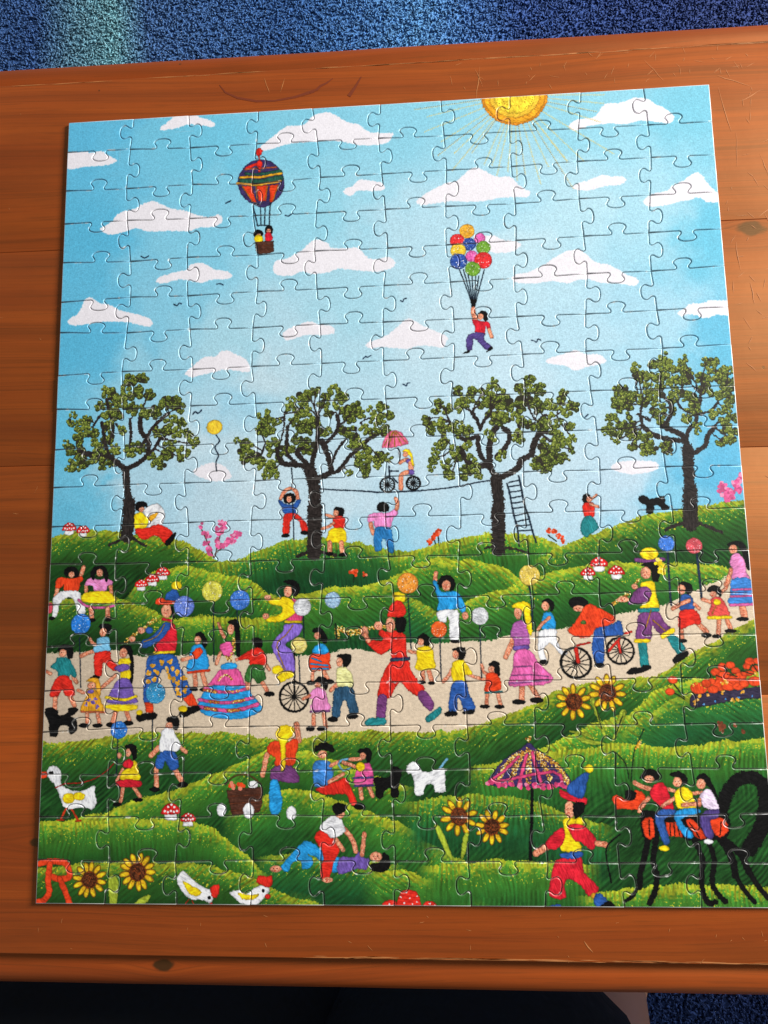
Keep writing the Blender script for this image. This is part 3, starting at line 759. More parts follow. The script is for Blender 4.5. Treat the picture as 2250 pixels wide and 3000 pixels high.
sq 17 1100,3269 1101,3333 1075,3384
sq 17 1055,3371 1088,3391
l S 21 1025,3345 1002,3409
p A 1039,3410 1108,3404 1119,3436 1032,3438
g b4 1135,3051 58
l nk 6 1119,3113 1123,3178
l S 25 1261,3508 1294,3560
l S 26 1182,3501 1185,3546
l S 18 1118,3388 1141,3379
l S 20 1280,3410 1307,3445
p K 1204,3277 1240,3264 1267,3284 1264,3323 1230,3322
p R 1194,3335 1227,3322 1260,3329 1287,3368 1290,3400 1267,3422 1195,3418 1188,3386 1135,3392 1135,3372
p N 1191,3421 1267,3422 1287,3483 1281,3502 1238,3521 1215,3489 1195,3514 1165,3494
e K 1307,3579 31,14
w 1448,3596 87 12
l K 9 1449,3338 1451,3587
l nk 6 1475,3358 1481,3511
g b5 1476,3313 47
p K 1386,2954 1426,2941 1466,2955 1483,2995 1466,3034 1439,3027 1433,2974
e S 1413,3007 23,33
p F3 1433,3053 1466,3060 1492,3106 1492,3178 1399,3176 1426,3138
p Y 1299,3057 1373,3039 1426,3046 1452,3080 1452,3132 1406,3163 1373,3179 1300,3178 1290,3155 1346,3143 1373,3130 1379,3091 1313,3080
e S 1296,3041 20,17
e S 1286,3145 20,18
l Y 13 1399,3179 1489,3181
p P2 1399,3192 1489,3194 1492,3230 1465,3261 1399,3305 1432,3338 1452,3402 1448,3460 1399,3459 1373,3414 1333,3356 1323,3304 1346,3266 1386,3228
l go 5 1442,3200 1399,3254 1360,3286 1350,3318 1373,3389 1399,3446
p Y 1327,3433 1360,3420 1389,3446 1366,3471 1327,3465
p Y 1353,3484 1399,3453 1448,3460 1438,3488 1373,3516 1360,3503
g b6 1496,3097 51
l nk 6 1502,3146 1505,3268
g b7 1671,3061 46
l S 19 1557,3448 1550,3505
l S 23 1615,3456 1641,3507
p K 1551,3237 1578,3212 1610,3225 1636,3271 1630,3303 1603,3289 1591,3250
e S 1581,3260 18,20
p O 1544,3365 1642,3341 1652,3405 1648,3450 1543,3448 1531,3403
p A 1557,3333 1590,3305 1629,3315 1642,3360 1557,3359
l A 9 1550,3385 1603,3404
l A 9 1544,3416 1642,3427
l A 9 1550,3443 1642,3444
e K 1543,3521 26,12
e K 1647,3516 29,14
p K 1563,3512 1589,3487 1628,3494 1641,3532 1628,3563 1608,3544 1569,3525
e S 1582,3534 19,16
p I 1536,3581 1576,3547 1621,3563 1640,3620 1649,3670 1542,3669 1556,3613 1536,3606
p K 1691,3374 1727,3362 1770,3369 1769,3407 1746,3438 1726,3432 1720,3393
e S 1707,3409 18,26
l S 22 1696,3526 1654,3564
p E 1694,3441 1739,3438 1775,3477 1777,3546 1699,3545 1687,3494
p J 1683,3551 1777,3552 1795,3622 1811,3684 1765,3696 1750,3653 1731,3615 1711,3658 1704,3708 1662,3708 1666,3633
sq 26 1696,3214 1695,3271
sq 30 1709,3220 1768,3247 1846,3235
sq 19 1834,3222 1932,3221 1994,3215
l dk 9 1686,3197 1692,3278
p R 1970,3244 2029,3238 2080,3265 2085,3373 2091,3392 2000,3391 1995,3340 1949,3371 1916,3358 1859,3306 1872,3287 1950,3295 1951,3263
p R 1996,3410 2093,3405 2102,3449 2152,3525 2183,3563 2137,3600 2080,3556 2042,3524 2009,3568 1983,3611 1919,3604 1926,3548 1947,3485
e S 1997,3206 27,44
p K 2027,3168 2083,3169 2078,3239 2048,3251 2029,3238
p Y 2020,3025 2079,3033 2078,3078 2019,3077
p R 1993,3109 2019,3080 2052,3071 2081,3104 2083,3149 2057,3165 1992,3161 1979,3157
l bp 19 2000,3400 2094,3395
l T 5 2000,3404 2094,3398
e S 1850,3242 23,32
e S 1928,3211 25,25
l S 26 1853,3255 1872,3293
l R 36 1947,3250 1992,3289
p M 2137,3594 2183,3570 2232,3645 2202,3682
g b8 2100,2975 60
l nk 6 2099,3036 2111,3342
l S 25 2254,2965 2262,2919
p A 2241,2965 2264,2965 2282,3017 2307,3028 2372,3026 2409,3078 2424,3123 2407,3149 2382,3122 2376,3122 2265,3133 2273,3088 2255,3023
p K 2270,2978 2290,2940 2336,2934 2364,2961 2366,3006 2340,3022 2335,2979 2302,2979 2288,3005
e S 2318,2992 25,31
e S 2419,3162 19,22
p W 2265,3136 2375,3129 2383,3199 2380,3288 2328,3294 2328,3198 2316,3166 2309,3198 2270,3185
e K 2360,3304 29,10
g b9 2269,3236 46
l nk 6 2274,3280 2274,3495 2283,3527
l S 23 2173,3463 2174,3519
l S 25 2205,3457 2222,3520
l S 18 2098,3354 2143,3364
p K 2145,3285 2178,3257 2210,3273 2218,3311 2202,3337 2182,3330 2177,3292
e S 2164,3304 18,21
p Y 2143,3342 2182,3327 2227,3340 2238,3400 2240,3451 2134,3456 2142,3399
e K 2168,3525 22,10
e K 2219,3531 20,9
l S 22 2336,3458 2313,3496 2286,3521
l S 19 2428,3485 2472,3504 2516,3514
p K 2339,3351 2369,3336 2410,3340 2412,3384 2392,3409 2373,3402 2374,3371
e S 2358,3377 18,24
p Y 2347,3415 2398,3406 2435,3460 2447,3485 2408,3491 2407,3525 2340,3524 2333,3446
p B 2337,3528 2410,3525 2424,3591 2454,3647 2453,3678 2396,3684 2378,3628 2360,3615 2358,3683 2313,3689 2315,3615
l nk 6 2498,3214 2497,3504
g b6 2500,3166 49
l S 18 2500,3436 2511,3473 2529,3486
l S 21 2526,3589 2520,3648
l S 21 2583,3590 2596,3649
p K 2538,3436 2564,3414 2595,3424 2600,3468 2589,3506 2570,3499 2569,3455
e S 2553,3458 18,19
p O 2523,3486 2562,3474 2592,3499 2602,3568 2513,3579 2522,3517
l T 10 2516,3586 2608,3581
e K 2510,3660 28,11
e K 2589,3662 28,11
l S 31 2717,3551 2713,3625
l S 29 2767,3551 2802,3614
l S 29 2684,3287 2662,3337 2635,3393
p M2 2693,3205 2739,3193 2765,3250 2767,3332 2688,3344 2683,3306 2665,3274 2673,3242
e S 2712,3154 22,35
p Y 2678,3121 2704,3096 2756,3091 2784,3111 2781,3168 2791,3232 2779,3282 2756,3231 2746,3161 2722,3129
l P 25 2687,3347 2757,3342
p F2 2690,3360 2769,3358 2817,3433 2871,3484 2888,3519 2843,3546 2748,3551 2647,3550 2656,3500 2671,3444
l M2 6 2677,3447 2772,3445
l M2 6 2662,3494 2770,3492 2864,3503
l M2 11 2648,3537 2863,3521
e K 2697,3637 37,14
e K 2795,3629 37,16
l nk 8 2782,3001 2792,3130 2790,3244
g b10 2785,2943 58
p A 2855,3156 2893,3151 2914,3189 2914,3246 2844,3248 2844,3194
p K 2848,3093 2878,3074 2912,3094 2913,3132 2894,3148 2886,3112
e S 2866,3118 22,27
l S 19 2885,3182 2846,3213 2819,3245
p W 2831,3251 2917,3246 2918,3297 2946,3360 2977,3373 2945,3391 2897,3334 2876,3321 2845,3359 2861,3422 2824,3409 2814,3358 2817,3295
e K 2842,3424 25,13
m 3173,2897 48
m 3110,2947 40
m 3266,2944 45
w 3262,3368 78 11
w 3018,3430 88 13
l R 14 3263,3302 3196,3370
l R 14 3253,3315 3261,3377
l R 11 3099,3322 3029,3336
l R 21 3022,3355 3030,3424
l R 11 3277,3277 3328,3266
p B 3141,3237 3217,3226 3269,3202 3284,3259 3277,3284 3220,3289 3182,3301 3178,3357 3168,3432 3127,3435 3108,3375 3119,3294
e K 3145,3444 28,12
l S 21 2989,3251 3021,3242
e K 3048,3103 54,35
e S 3049,3134 32,18
p O 3078,3129 3111,3110 3154,3130 3227,3169 3247,3201 3198,3232 3135,3244 3114,3281 3069,3299 3007,3279 2983,3254 3023,3210
e dg2 3070,3211 16,11
l M 23 3378,2869 3447,2880 3529,2871
e Y 3453,2837 51,35
p K 3401,2899 3459,2884 3496,2901 3506,2939 3490,2990 3459,2983 3456,2925
e S 3427,2944 29,35
f Y 18 3506,2891 3515,2936
p Y 3391,3007 3440,2989 3470,3002 3478,3079 3486,3142 3379,3140 3420,3091
p M 3360,3045 3400,3020 3437,3027 3454,3059 3419,3109 3356,3115 3318,3114 3333,3089
sq 15 3390,2975 3356,3019
sq 16 3230,3119 3283,3082 3335,3051
e S 3295,3088 35,16
e S 3362,3019 19,16
l T 47 3383,3323 3388,3447
p T 3519,3300 3557,3282 3614,3357 3587,3388 3562,3382
p M 3381,3166 3478,3161 3512,3218 3552,3263 3512,3300 3465,3268 3442,3236 3431,3305 3350,3310 3361,3241
l T 23 3379,3150 3479,3149
l go 6 3442,3148 3410,3242
l go 6 3450,3205 3509,3262
l Y 21 3349,3316 3418,3316
l Y 29 3497,3293 3549,3263
p K 3293,3477 3322,3459 3371,3460 3378,3447 3415,3448 3414,3472 3332,3496 3295,3493
p K 3543,3437 3548,3406 3606,3376 3630,3379 3616,3407 3577,3431
l nk 11 3554,2831 3552,3036 3553,3125
l nk 13 3713,2848 3718,2988 3720,3090
g b4 3551,2783 46
g b11 3701,2799 45
l S 21 3599,3257 3598,3314
l S 29 3694,3231 3731,3272
p V 3602,3081 3647,3066 3673,3095 3672,3152 3600,3154
p K 3595,3011 3633,2996 3670,3013 3673,3051 3647,3069 3630,3037
e S 3615,3040 22,28
l S 23 3651,3101 3606,3119 3561,3144
l S 19 3680,3121 3703,3146
p R 3600,3157 3678,3152 3708,3203 3697,3234 3654,3233 3596,3257 3586,3220
e K 3601,3320 24,11
e K 3730,3291 28,14
l S 25 3804,3211 3795,3286
l S 25 3847,3212 3862,3255
l S 21 3726,3096 3768,3113
l S 20 3828,3060 3855,3036 3878,2973
p C2 3770,3091 3820,3085 3847,3130 3861,3187 3750,3188 3767,3129
p K 3751,3052 3781,3021 3818,3028 3831,3060 3820,3085 3803,3066
e S 3784,3069 19,18
e Y 3802,3113 20,17
l Y 19 3749,3197 3867,3196
l go 4 3791,3135 3769,3179
e K 3785,3298 26,11
e K 3861,3271 31,12
l S 37 3935,3144 3941,3194
p K 3880,2794 3931,2776 3973,2796 3993,2867 3993,2937 3975,2930 3962,2860 3935,2808 3897,2813
e S 3912,2823 24,25
p I 3900,2858 3938,2846 3966,2885 3973,2949 3986,2988 3890,2986 3897,2928 3884,2903
l S 23 3891,2935 3871,2992 3856,3017
p A3 3892,2989 3989,2988 4006,3070 4002,3127 3866,3121 3877,3068
l F2 11 3891,3046 3996,3045
l F2 11 3876,3083 3999,3081
l F2 15 3869,3130 4002,3128
e K 3930,3207 34,12
p lg 3632,3610 3725,3593 3878,3582 4006,3572 4002,3626 3874,3637 3781,3654 3719,3666 3627,3677 3617,3641
f bs 5 3751,3645 3807,3633 3875,3625 3948,3620 3689,3660
f go 9 3655,3635 3669,3611 3717,3611 3641,3647 3843,3637 3868,3637 3792,3600 3901,3595
e O2 3668,3574 46,32
f go 6 3642,3561 3661,3549 3685,3556 3702,3568
e O2 3764,3489 28,20
e O2 3802,3462 25,23
e O2 3846,3453 26,20
e O2 3871,3485 26,18
e O2 3810,3524 49,37
e O2 3857,3539 38,31
e O2 3782,3560 43,29
e O2 3744,3581 31,22
e O2 3741,3538 24,16
e O2 3896,3515 31,24
e O2 3825,3567 37,22
e O2 3879,3567 34,21
e O2 3710,3550 28,22
e O2 3911,3552 28,21
e O2 3931,3461 22,17
e O2 3951,3436 28,21
e O2 3994,3434 28,18
e O2 3934,3498 38,15
e O2 3978,3474 24,18
e O2 3967,3541 37,27
l dk 5 3815,3453 3816,3484
l dk 5 3824,3502 3878,3515
l dk 5 3768,3508 3798,3520
l dk 5 3962,3449 3989,3492
l dk 5 3904,3485 3964,3504
f go 9 3812,3539 3795,3551 3820,3545 3976,3498
l dk 6 3535,3548 3588,3622
l dk 6 3535,3597 3588,3631
e O2 3533,3529 26,20
e O2 3514,3591 25,20
p li 3082,3625 3107,3619 3122,3693 3152,3803 3163,3828 3140,3803
p li 3239,3694 3276,3701 3220,3798 3199,3840
p li 3003,3826 3094,3845 3143,3864 3050,3863
p li 3004,3808 3060,3802 3083,3827
l li 16 3097,3632 3120,3718 3154,3827
l li 15 3264,3698 3227,3786 3193,3846
l li 12 3002,3832 3076,3848 3149,3864
l li 10 2967,3796 3028,3808 3083,3833
l dk 4 3111,3663 3138,3785
l dk 4 3253,3719 3210,3816
n 3178,3593 102 11
f br 13 3766,3766 3770,3790 3777,3778
f br 10 3844,3773 3884,3803
l dk 5 3202,3906 3253,3967 3266,4045
l dk 5 3362,3787 3338,3835 3307,3889 3290,3967 3278,4057
f go 8 3326,3871 3336,3859 3316,3883
n 2994,3640 99 10
p K 7,3664 40,3641 85,3658 89,3684 136,3678 156,3652 200,3649 190,3675 164,3691 195,3710 201,3761 175,3789 154,3780 153,3748 112,3741 93,3760 87,3798 44,3798 37,3734 29,3709
p go 250,3544 287,3538 315,3558 344,3622 359,3667 224,3669 229,3621 254,3576
e P 274,3554 20,12
f P 9 249,3628 290,3615 302,3596 262,3602 317,3641
l O3 11 224,3666 359,3670
l S 22 258,3676 260,3723
l S 22 319,3676 331,3730
e K 240,3742 29,12
e K 321,3743 29,12
l S 26 426,3664 408,3725
l S 25 486,3665 505,3719
p Y 368,3629 532,3630 549,3643 533,3659 439,3665 371,3645
e K 395,3740 26,14
e K 498,3732 31,14
g b12 654,3568 58
l nk 6 636,3625 642,3878
q O 589,3615 639,3625 644,3673 600,3676
q O 812,3601 864,3567 902,3640 846,3640
p K 544,3694 567,3682 657,3676 658,3708 601,3714 562,3726
e Y 562,3674 18,14
p K 793,3677 846,3646 906,3640 906,3666 814,3703
e Y 813,3655 27,18
l nk 6 441,3820 440,4014
g b1 446,3769 49
l R 6 90,4081 145,4060 212,4057 292,4042 370,4001 422,3952
e S 453,3908 14,18
l S 18 476,3983 441,4045
l S 23 479,4083 468,4157
l S 22 538,4077 579,4132
p K 482,3861 512,3846 548,3855 554,3921 534,3930 519,3890
e S 503,3893 16,23
p Y 528,3940 554,3946 569,4002 573,4040 464,4042 476,3989 509,3977
p C 475,3952 507,3924 534,3946 522,3977 482,3971
p C 451,4042 570,4043 578,4077 452,4076
e K 448,4172 26,10
e K 566,4148 29,11
l S 28 667,3978 670,4077
l S 29 773,3985 814,4047
l S 30 678,3866 636,3909
l S 23 804,3866 834,3892
p K 718,3721 741,3696 781,3699 795,3734 782,3772 762,3766 755,3740
e S 735,3750 21,23
p W 696,3771 755,3762 776,3803 803,3848 778,3891 685,3891 684,3828
p B 689,3891 771,3891 792,3947 793,3978 747,3988 719,3941 701,3981 657,3965
e K 660,4093 31,13
e K 821,4068 29,16
l O 12 158,4190 127,4249
l O 12 184,4190 226,4255
l O 9 107,4255 147,4255
l O 9 213,4261 243,4258
p W 35,3987 61,3962 101,3969 123,4013 122,4056 167,4088 234,4100 313,4070 317,4113 332,4163 304,4200 264,4187 217,4193 171,4196 137,4175 108,4112 86,4069 57,4037 36,4012
e Y 169,4138 35,29
e Y 228,4128 35,23
e K 61,4000 14,9
p O -8,3996 35,3994 33,4025 -7,4031
l R 5 90,4081 145,4057
m 755,4219 54
m 854,4259 43
l M 11 1539,3678 1646,3676
l S 24 1558,3697 1558,3753
l S 24 1614,3691 1626,3760
l S 17 1497,3609 1536,3590
e K 1539,3771 25,13
e K 1603,3771 29,13
e K 1665,3720 30,15
e K 1775,3705 33,16
l M 54 1944,3613 1933,3707
p T 1852,3725 1916,3713 1961,3720 1954,3754 1851,3756
l S 32 1461,3746 1474,3834
l S 29 1295,3907 1270,4018
p O 1308,3845 1347,3833 1405,3846 1444,3821 1470,3834 1470,3871 1457,3908 1444,3969 1341,3972 1341,3926 1295,3894
p M 1331,3975 1438,3972 1476,4055 1373,4052 1315,4036
p Y 1347,3783 1373,3752 1412,3749 1448,3771 1438,3808 1405,3839 1399,3907 1399,3969 1386,3997 1373,3988 1373,3907 1366,3845 1347,3814
l br2 10 1062,4066 1114,4023 1192,4017 1263,4067
q D 1069,4097 1270,4079 1267,4177 1257,4213 1200,4225 1103,4231 1083,4164
l br 8 1082,4131 1264,4122
l br 8 1089,4170 1264,4159
l br 8 1096,4207 1257,4198
f O2 18 1098,4072 1147,4073
e W 1218,4067 28,20
e W 1041,4201 28,36
e W 1193,4207 31,41
e W 1431,4220 28,37
p A 1315,4049 1354,4046 1373,4110 1383,4165 1360,4226 1319,4223 1306,4153
p R 1566,4092 1636,4068 1700,4044 1726,4032 1751,4063 1776,4117 1794,4166 1782,4184 1756,4172 1738,4123 1680,4123 1610,4120
p K 1567,3896 1567,3865 1619,3844 1664,3866 1670,3897 1631,3890 1599,3884
e S 1605,3909 28,22
p A3 1557,3952 1605,3940 1650,3952 1666,4020 1636,4068 1566,4083 1553,4031
l S 21 1643,4056 1720,4014
l S 19 1650,3970 1701,3946
e K 1807,4187 31,17
l L 11 1695,3958 1714,3940 1759,3934
l L 10 1695,3965 1720,3995 1759,3983
l S 24 1815,4087 1820,4142
l S 24 1862,4084 1881,4130
p F 1848,3953 1874,3966 1885,4069 1783,4075 1787,4008 1810,3984
p K 1798,3898 1830,3876 1875,3886 1877,3935 1855,3959 1843,3922
e S 1830,3919 18,20
l S 21 1759,3937 1817,3935
l S 21 1721,3952 1791,3977
e Y 1816,3977 25,26
l np 11 1777,4035 1885,4033
l np 11 1783,4078 1885,4075
p K 1892,4033 1974,4033 1988,3984 2013,3975 2042,3997 2037,4039 2024,4082 2023,4136 1985,4136 1979,4088 1947,4106 1934,4142 1903,4136 1897,4081
p T 2182,3715 2231,3679 2263,3657 2272,3685 2236,3722 2191,3743
p K 2284,3695 2313,3682 2357,3689 2351,3708 2300,3710
p K 2386,3689 2421,3677 2456,3678 2439,3699 2395,3699
l L 14 2254,3986 2293,3937
p W 2067,3985 2097,3954 2134,3961 2152,3997 2190,4004 2228,3992 2279,3992 2280,4059 2281,4110 2225,4110 2216,4076 2182,4070 2163,4094 2156,4125 2115,4124 2110,4058 2095,4015 2076,4015
l K 16 2748,4102 2738,4263 2724,4428 2725,4457
p bp 2511,4066 2541,4011 2606,3939 2696,3885 2741,3855 2789,3892 2867,3941 2926,4001 2965,4073 2951,4109 2879,4085 2780,4090 2662,4084 2569,4084
sq 28 2701,3909 2630,3957 2558,4048
sq 27 2720,3897 2674,3964 2632,4066
sq 28 2738,3891 2735,3976 2731,4072
sq 28 2770,3904 2816,3970 2849,4055
sq 27 2788,3910 2884,3977 2947,4073
l F3 18 2726,3916 2704,3988 2678,4075
l F3 18 2757,3904 2773,3976 2799,4073
l F3 17 2793,3928
l F3 16 2682,3927 2604,4000 2539,4060 2864,4007 2910,4079
f F3 15 2520,4066 2564,4072 2601,4078 2638,4072 2681,4078 2724,4084 2762,4078 2805,4085 2848,4085 2879,4073 2946,4091 2910,4079
sq 15 2729,3837 2748,3828 2738,3849
n 2349,4239 101 10
n 2524,4293 92 11
p li 2214,4293 2245,4293 2286,4388 2314,4470 2278,4435
p li 2368,4340 2399,4328 2377,4423 2351,4470
e R 1967,4711 49,46
e R 2180,4713 45,43
p R 2006,4722 2015,4644 2044,4617 2087,4616 2118,4636 2129,4722
f W 4 2024,4652 2056,4626 2074,4658 2111,4646 2042,4681 2086,4687 2110,4675 2178,4684 2153,4695 2209,4695 1962,4688 1986,4696
l O 34 11,4488 77,4475 156,4481 184,4517 186,4560 127,4566 87,4554
l O 34 74,4487 68,4578 77,4638 46,4680 14,4687
l O 33 133,4566 162,4620 201,4704
p li 409,4565 440,4541 468,4583 459,4708 426,4708
p li 549,4708 600,4660 651,4648 620,4695
n 304,4571 97 12
n 574,4528 103 13
l O 6 864,4670 839,4703
l O 6 883,4676 897,4703
p W 798,4563 829,4521 881,4563 946,4605 985,4622 1002,4664 980,4687 934,4670 883,4670 844,4647 811,4605
p Y 830,4575 882,4599 934,4628 921,4649 870,4641
p R 985,4604 1029,4592 1030,4640 1005,4664 985,4634
e K 978,4660 9,9
e R 989,4693 11,9
p W 1091,4631 1138,4621 1183,4639 1227,4609 1265,4597 1304,4603 1310,4632 1272,4668 1234,4698 1164,4692 1120,4663
p Y 1138,4633 1202,4645 1253,4639 1234,4662 1171,4669
p R 1240,4580 1253,4544 1297,4550 1322,4544 1326,4597 1297,4603
e K 1275,4624 9,10
e R 1301,4653 18,13
p A 1450,4412 1501,4367 1551,4376 1595,4412 1617,4454 1696,4448 1689,4519 1651,4525 1601,4478 1551,4442 1519,4436 1551,4460 1538,4501 1494,4511 1481,4472 1437,4478 1411,4526 1373,4508 1399,4466
e S 1345,4511 34,18
p P 1696,4451 1778,4448 1797,4418 1816,4447 1859,4459 1840,4512 1796,4507 1689,4537
p R 1558,4352 1583,4310 1628,4322 1666,4352 1697,4418 1664,4471 1639,4554 1594,4560 1592,4495 1608,4460 1595,4412
e S 1629,4566 30,15
l S 28 1723,4304 1767,4358 1785,4418
l S 25 1678,4358 1715,4412
l S 25 1833,4328 1819,4436
p W 1584,4298 1635,4244 1692,4238 1729,4298 1716,4328 1659,4352 1628,4328
e S 1702,4226 25,22
p K 1658,4184 1699,4166 1737,4184 1730,4208 1679,4229
p K 1929,4424 1966,4447 1965,4506 1915,4527 1865,4512 1865,4483 1922,4471
e S 1894,4447 34,27
p C 2896,4097 2950,4121 3023,4139 3040,4157 3027,4181 2960,4163 2900,4139
p B 3039,4014 3057,4023 3042,4073 3016,4145 2962,4133 2930,4103 2953,4067 2985,4043 3017,4020
e Y 3058,3993 24,23
e S 2943,4204 27,45
p K 2966,4171 3021,4172 3016,4216 2980,4251 2963,4234
p Y 2907,4252 2992,4252 3015,4275 2975,4340 2997,4393 2983,4422 2892,4416 2883,4363 2909,4316
p C 2929,4287 2979,4275 3015,4287 3072,4346 3070,4392 3044,4410 2992,4369 2962,4363 2940,4322
e Y 2992,4263 21,18
l S 30 3080,4375 3125,4384
p C 2866,4457 2988,4445 3002,4521 3076,4601 3019,4645 2986,4596 2928,4556 2896,4585 2898,4654 2814,4643 2824,4568 2840,4498
p B 2886,4428 2989,4416 2994,4445 2933,4457 2885,4445
e go 3047,4639 18,15
p B 3042,4659 3074,4624 3120,4670 3100,4698 3058,4693
p K 3058,4710 3126,4664 3156,4710
l S 36 2815,4393 2752,4428
p C 2803,4375 2886,4299 2910,4311 2901,4375 2844,4410
p B 2802,4709 2818,4689 2867,4683 2866,4708
l K 7 3206,4328 3143,4375 3122,4422 3130,4503 3141,4572
l K 36 3350,4340 3326,4433 3297,4520 3286,4594
l K 18 3287,4583 3247,4640 3210,4664
l K 28 3393,4340 3367,4456 3379,4537 3368,4611 3334,4674
l K 32 3578,4340 3623,4455 3611,4536 3611,4616 3636,4673 3672,4667
l K 32 3650,4340 3683,4455 3662,4564 3682,4621 3725,4666
l K 44 3715,4340 3772,4444 3783,4535
l K 24 3784,4524 3808,4581 3850,4643 3872,4666
l K 41 3749,4363 3821,4432 3855,4518
l K 27 3855,4512 3891,4580 3943,4648
l K 68 3734,4258 3745,4188 3788,4100 3840,4053 3912,4041 3952,4065
l K 80 3969,4083 3973,4165 3953,4258 3911,4340 3864,4403
p K 3322,4217 3407,4217 3586,4235 3765,4235 3763,4340 3696,4357 3577,4363 3518,4340 3486,4287 3412,4316 3373,4357 3320,4340
p O 3321,4275 3345,4246 3380,4252 3380,4346 3338,4348
q O 3445,4270 3511,4270 3530,4345 3447,4340
p O 3548,4264 3590,4258 3649,4345 3607,4351 3580,4316
p O 3655,4270 3705,4246 3757,4258 3765,4316 3721,4345 3692,4328
l K 5 3359,4258 3356,4340
l K 4 3466,4275 3465,4337
l K 4 3487,4275 3489,4337
l K 4 3505,4276 3513,4337
l K 4 3733,4264 3722,4334
l K 5 3568,4270 3614,4345
p O 3169,4151 3194,4128 3242,4152 3279,4140 3293,4104 3335,4116 3351,4152 3336,4199 3269,4205 3226,4199 3190,4205 3185,4181
p K 3241,4116 3269,4104 3301,4122 3284,4155 3247,4155
l S 26 3296,4066 3331,4087 3378,4099
l S 24 3363,4146 3324,4187 3311,4211
l S 20 3469,4099 3505,4111
p C 3378,4105 3411,4069 3453,4075 3493,4188 3486,4205 3438,4205 3376,4140
p K 3321,4045 3361,3997 3409,4004 3431,4033 3412,4057 3370,4039
e S 3373,4048 27,21
l S 21 3433,4187 3502,4146
p V 3420,4205 3498,4205 3490,4234 3440,4258 3458,4346 3456,4380 3426,4380 3401,4305 3387,4246
e Y 3427,4401 27,15
l S 20 3594,4123 3643,4117
p Y 3505,4111 3555,4087 3595,4117 3598,4147 3607,4199 3516,4199 3502,4152
p K 3480,4028 3524,4007 3565,4028 3574,4064 3549,4081 3533,4046
e S 3520,4064 24,27
l S 24 3542,4182 3614,4176
p A 3522,4205 3613,4199 3623,4223 3524,4258 3585,4328 3571,4351 3536,4340 3489,4246
p U 3629,4141 3668,4100 3697,4111 3727,4188 3720,4206 3649,4194
p K 3618,4046 3656,4020 3690,4046 3730,4153 3708,4129 3670,4076
e S 3643,4073 25,27
l S 20 3628,4153 3626,4182
p np 3654,4211 3726,4206 3717,4246 3674,4264 3692,4340 3655,4351 3620,4264
e W 3660,4366 26,13
"""
VT = [[(0,0),(427,0),(782,0),(1228,0),(1571,0),(1999,0),(2374,0),(2799,0),(3231,0),(3607,0),(4000,0)],[(0,208),(409,211),(795,224),(1218,223),(1601,227),(1982,231),(2386,241),(2786,237),(3202,242),(3618,245),(4000,245)],[(0,471),(392,477),(815,472),(1192,491),(1619,471),(1999,471),(2395,469),(2788,467),(3184,457),(3623,457),(4000,461)],[(0,693),(404,690),(798,699),(1200,701),(1591,705),(2015,704),(2383,704),(2802,710),(3182,699),(3600,699),(4000,699)],[(0,949),(432,962),(789,953),(1229,959),(1579,951),(2025,955),(2377,952),(2796,946),(3197,939),(3577,936),(4000,933)],[(0,1208),(439,1194),(796,1202),(1228,1194),(1592,1196),(1998,1192),(2396,1189),(2775,1185),(3204,1175),(3575,1177),(4000,1162)],[(0,1403),(422,1422),(814,1416),(1201,1424),(1609,1419),(1988,1421),(2409,1422),(2781,1422),(3181,1424),(3592,1419),(4000,1416)],[(0,1677),(399,1666),(836,1669),(1195,1665),(1618,1663),(1986,1661),(2405,1657),(2804,1655),(3170,1650),(3609,1651),(4000,1641)],[(0,1886),(412,1902),(827,1895),(1220,1894),(1600,1893),(1995,1894),(2381,1890),(2809,1894),(3184,1889),(3575,1891),(4000,1887)],[(0,2137),(429,2127),(803,2136),(1231,2129),(1594,2129),(2011,2125),(2387,2129),(2785,2121),(3205,2122),(3566,2120),(4000,2121)],[(0,2367),(440,2361),(798,2362),(1219,2361),(1615,2356),(1983,2358),(2412,2357),(2778,2354),(3210,2356),(3575,2348),(4000,2352)],[(0,2602),(419,2601),(825,2597),(1197,2593),(1632,2595),(1980,2593),(2413,2595),(2776,2591),(3201,2591),(3597,2595),(4000,2592)],[(0,2821),(397,2828),(831,2826),(1194,2831),(1627,2828),(1993,2822),(2395,2824),(2786,2825),(3177,2828),(3599,2826),(4000,2828)],[(0,3060),(403,3060),(829,3058),(1207,3051),(1605,3053),(2020,3047),(2378,3057),(2800,3053),(3166,3054),(3605,3046),(4000,3070)],[(0,3301),(419,3287),(801,3285),(1219,3287),(1590,3289),(2004,3281),(2385,3287),(2804,3289),(3182,3292),(3587,3285),(4000,3292)],[(0,3550),(441,3539),(804,3541),(1199,3534),(1612,3525),(1990,3523),(2407,3525),(2784,3523),(3206,3522),(3580,3518),(4000,3535)],[(0,3779),(421,3762),(816,3760),(1192,3757),(1627,3760),(1985,3760),(2409,3759),(2780,3757),(3212,3767),(3581,3764),(4000,3761)],[(0,4009),(389,4017),(823,4005),(1192,4005),(1627,3995),(1989,4000),(2417,3993),(2772,3988),(3198,3990),(3604,3995),(4000,3999)],[(0,4239),(399,4240),(804,4246),(1203,4230),(1603,4237),(1995,4233),(2401,4243),(2795,4234),(3186,4242),(3617,4235),(4000,4225)],[(0,4466),(415,4477),(786,4477),(1222,4468),(1592,4472),(1998,4471),(2391,4473),(2815,4475),(3188,4477),(3613,4473),(4000,4477)],[(0,4700),(394,4700),(799,4700),(1206,4700),(1612,4700),(1987,4700),(2401,4700),(2789,4700),(3204,4700),(3600,4700),(4000,4700)]]
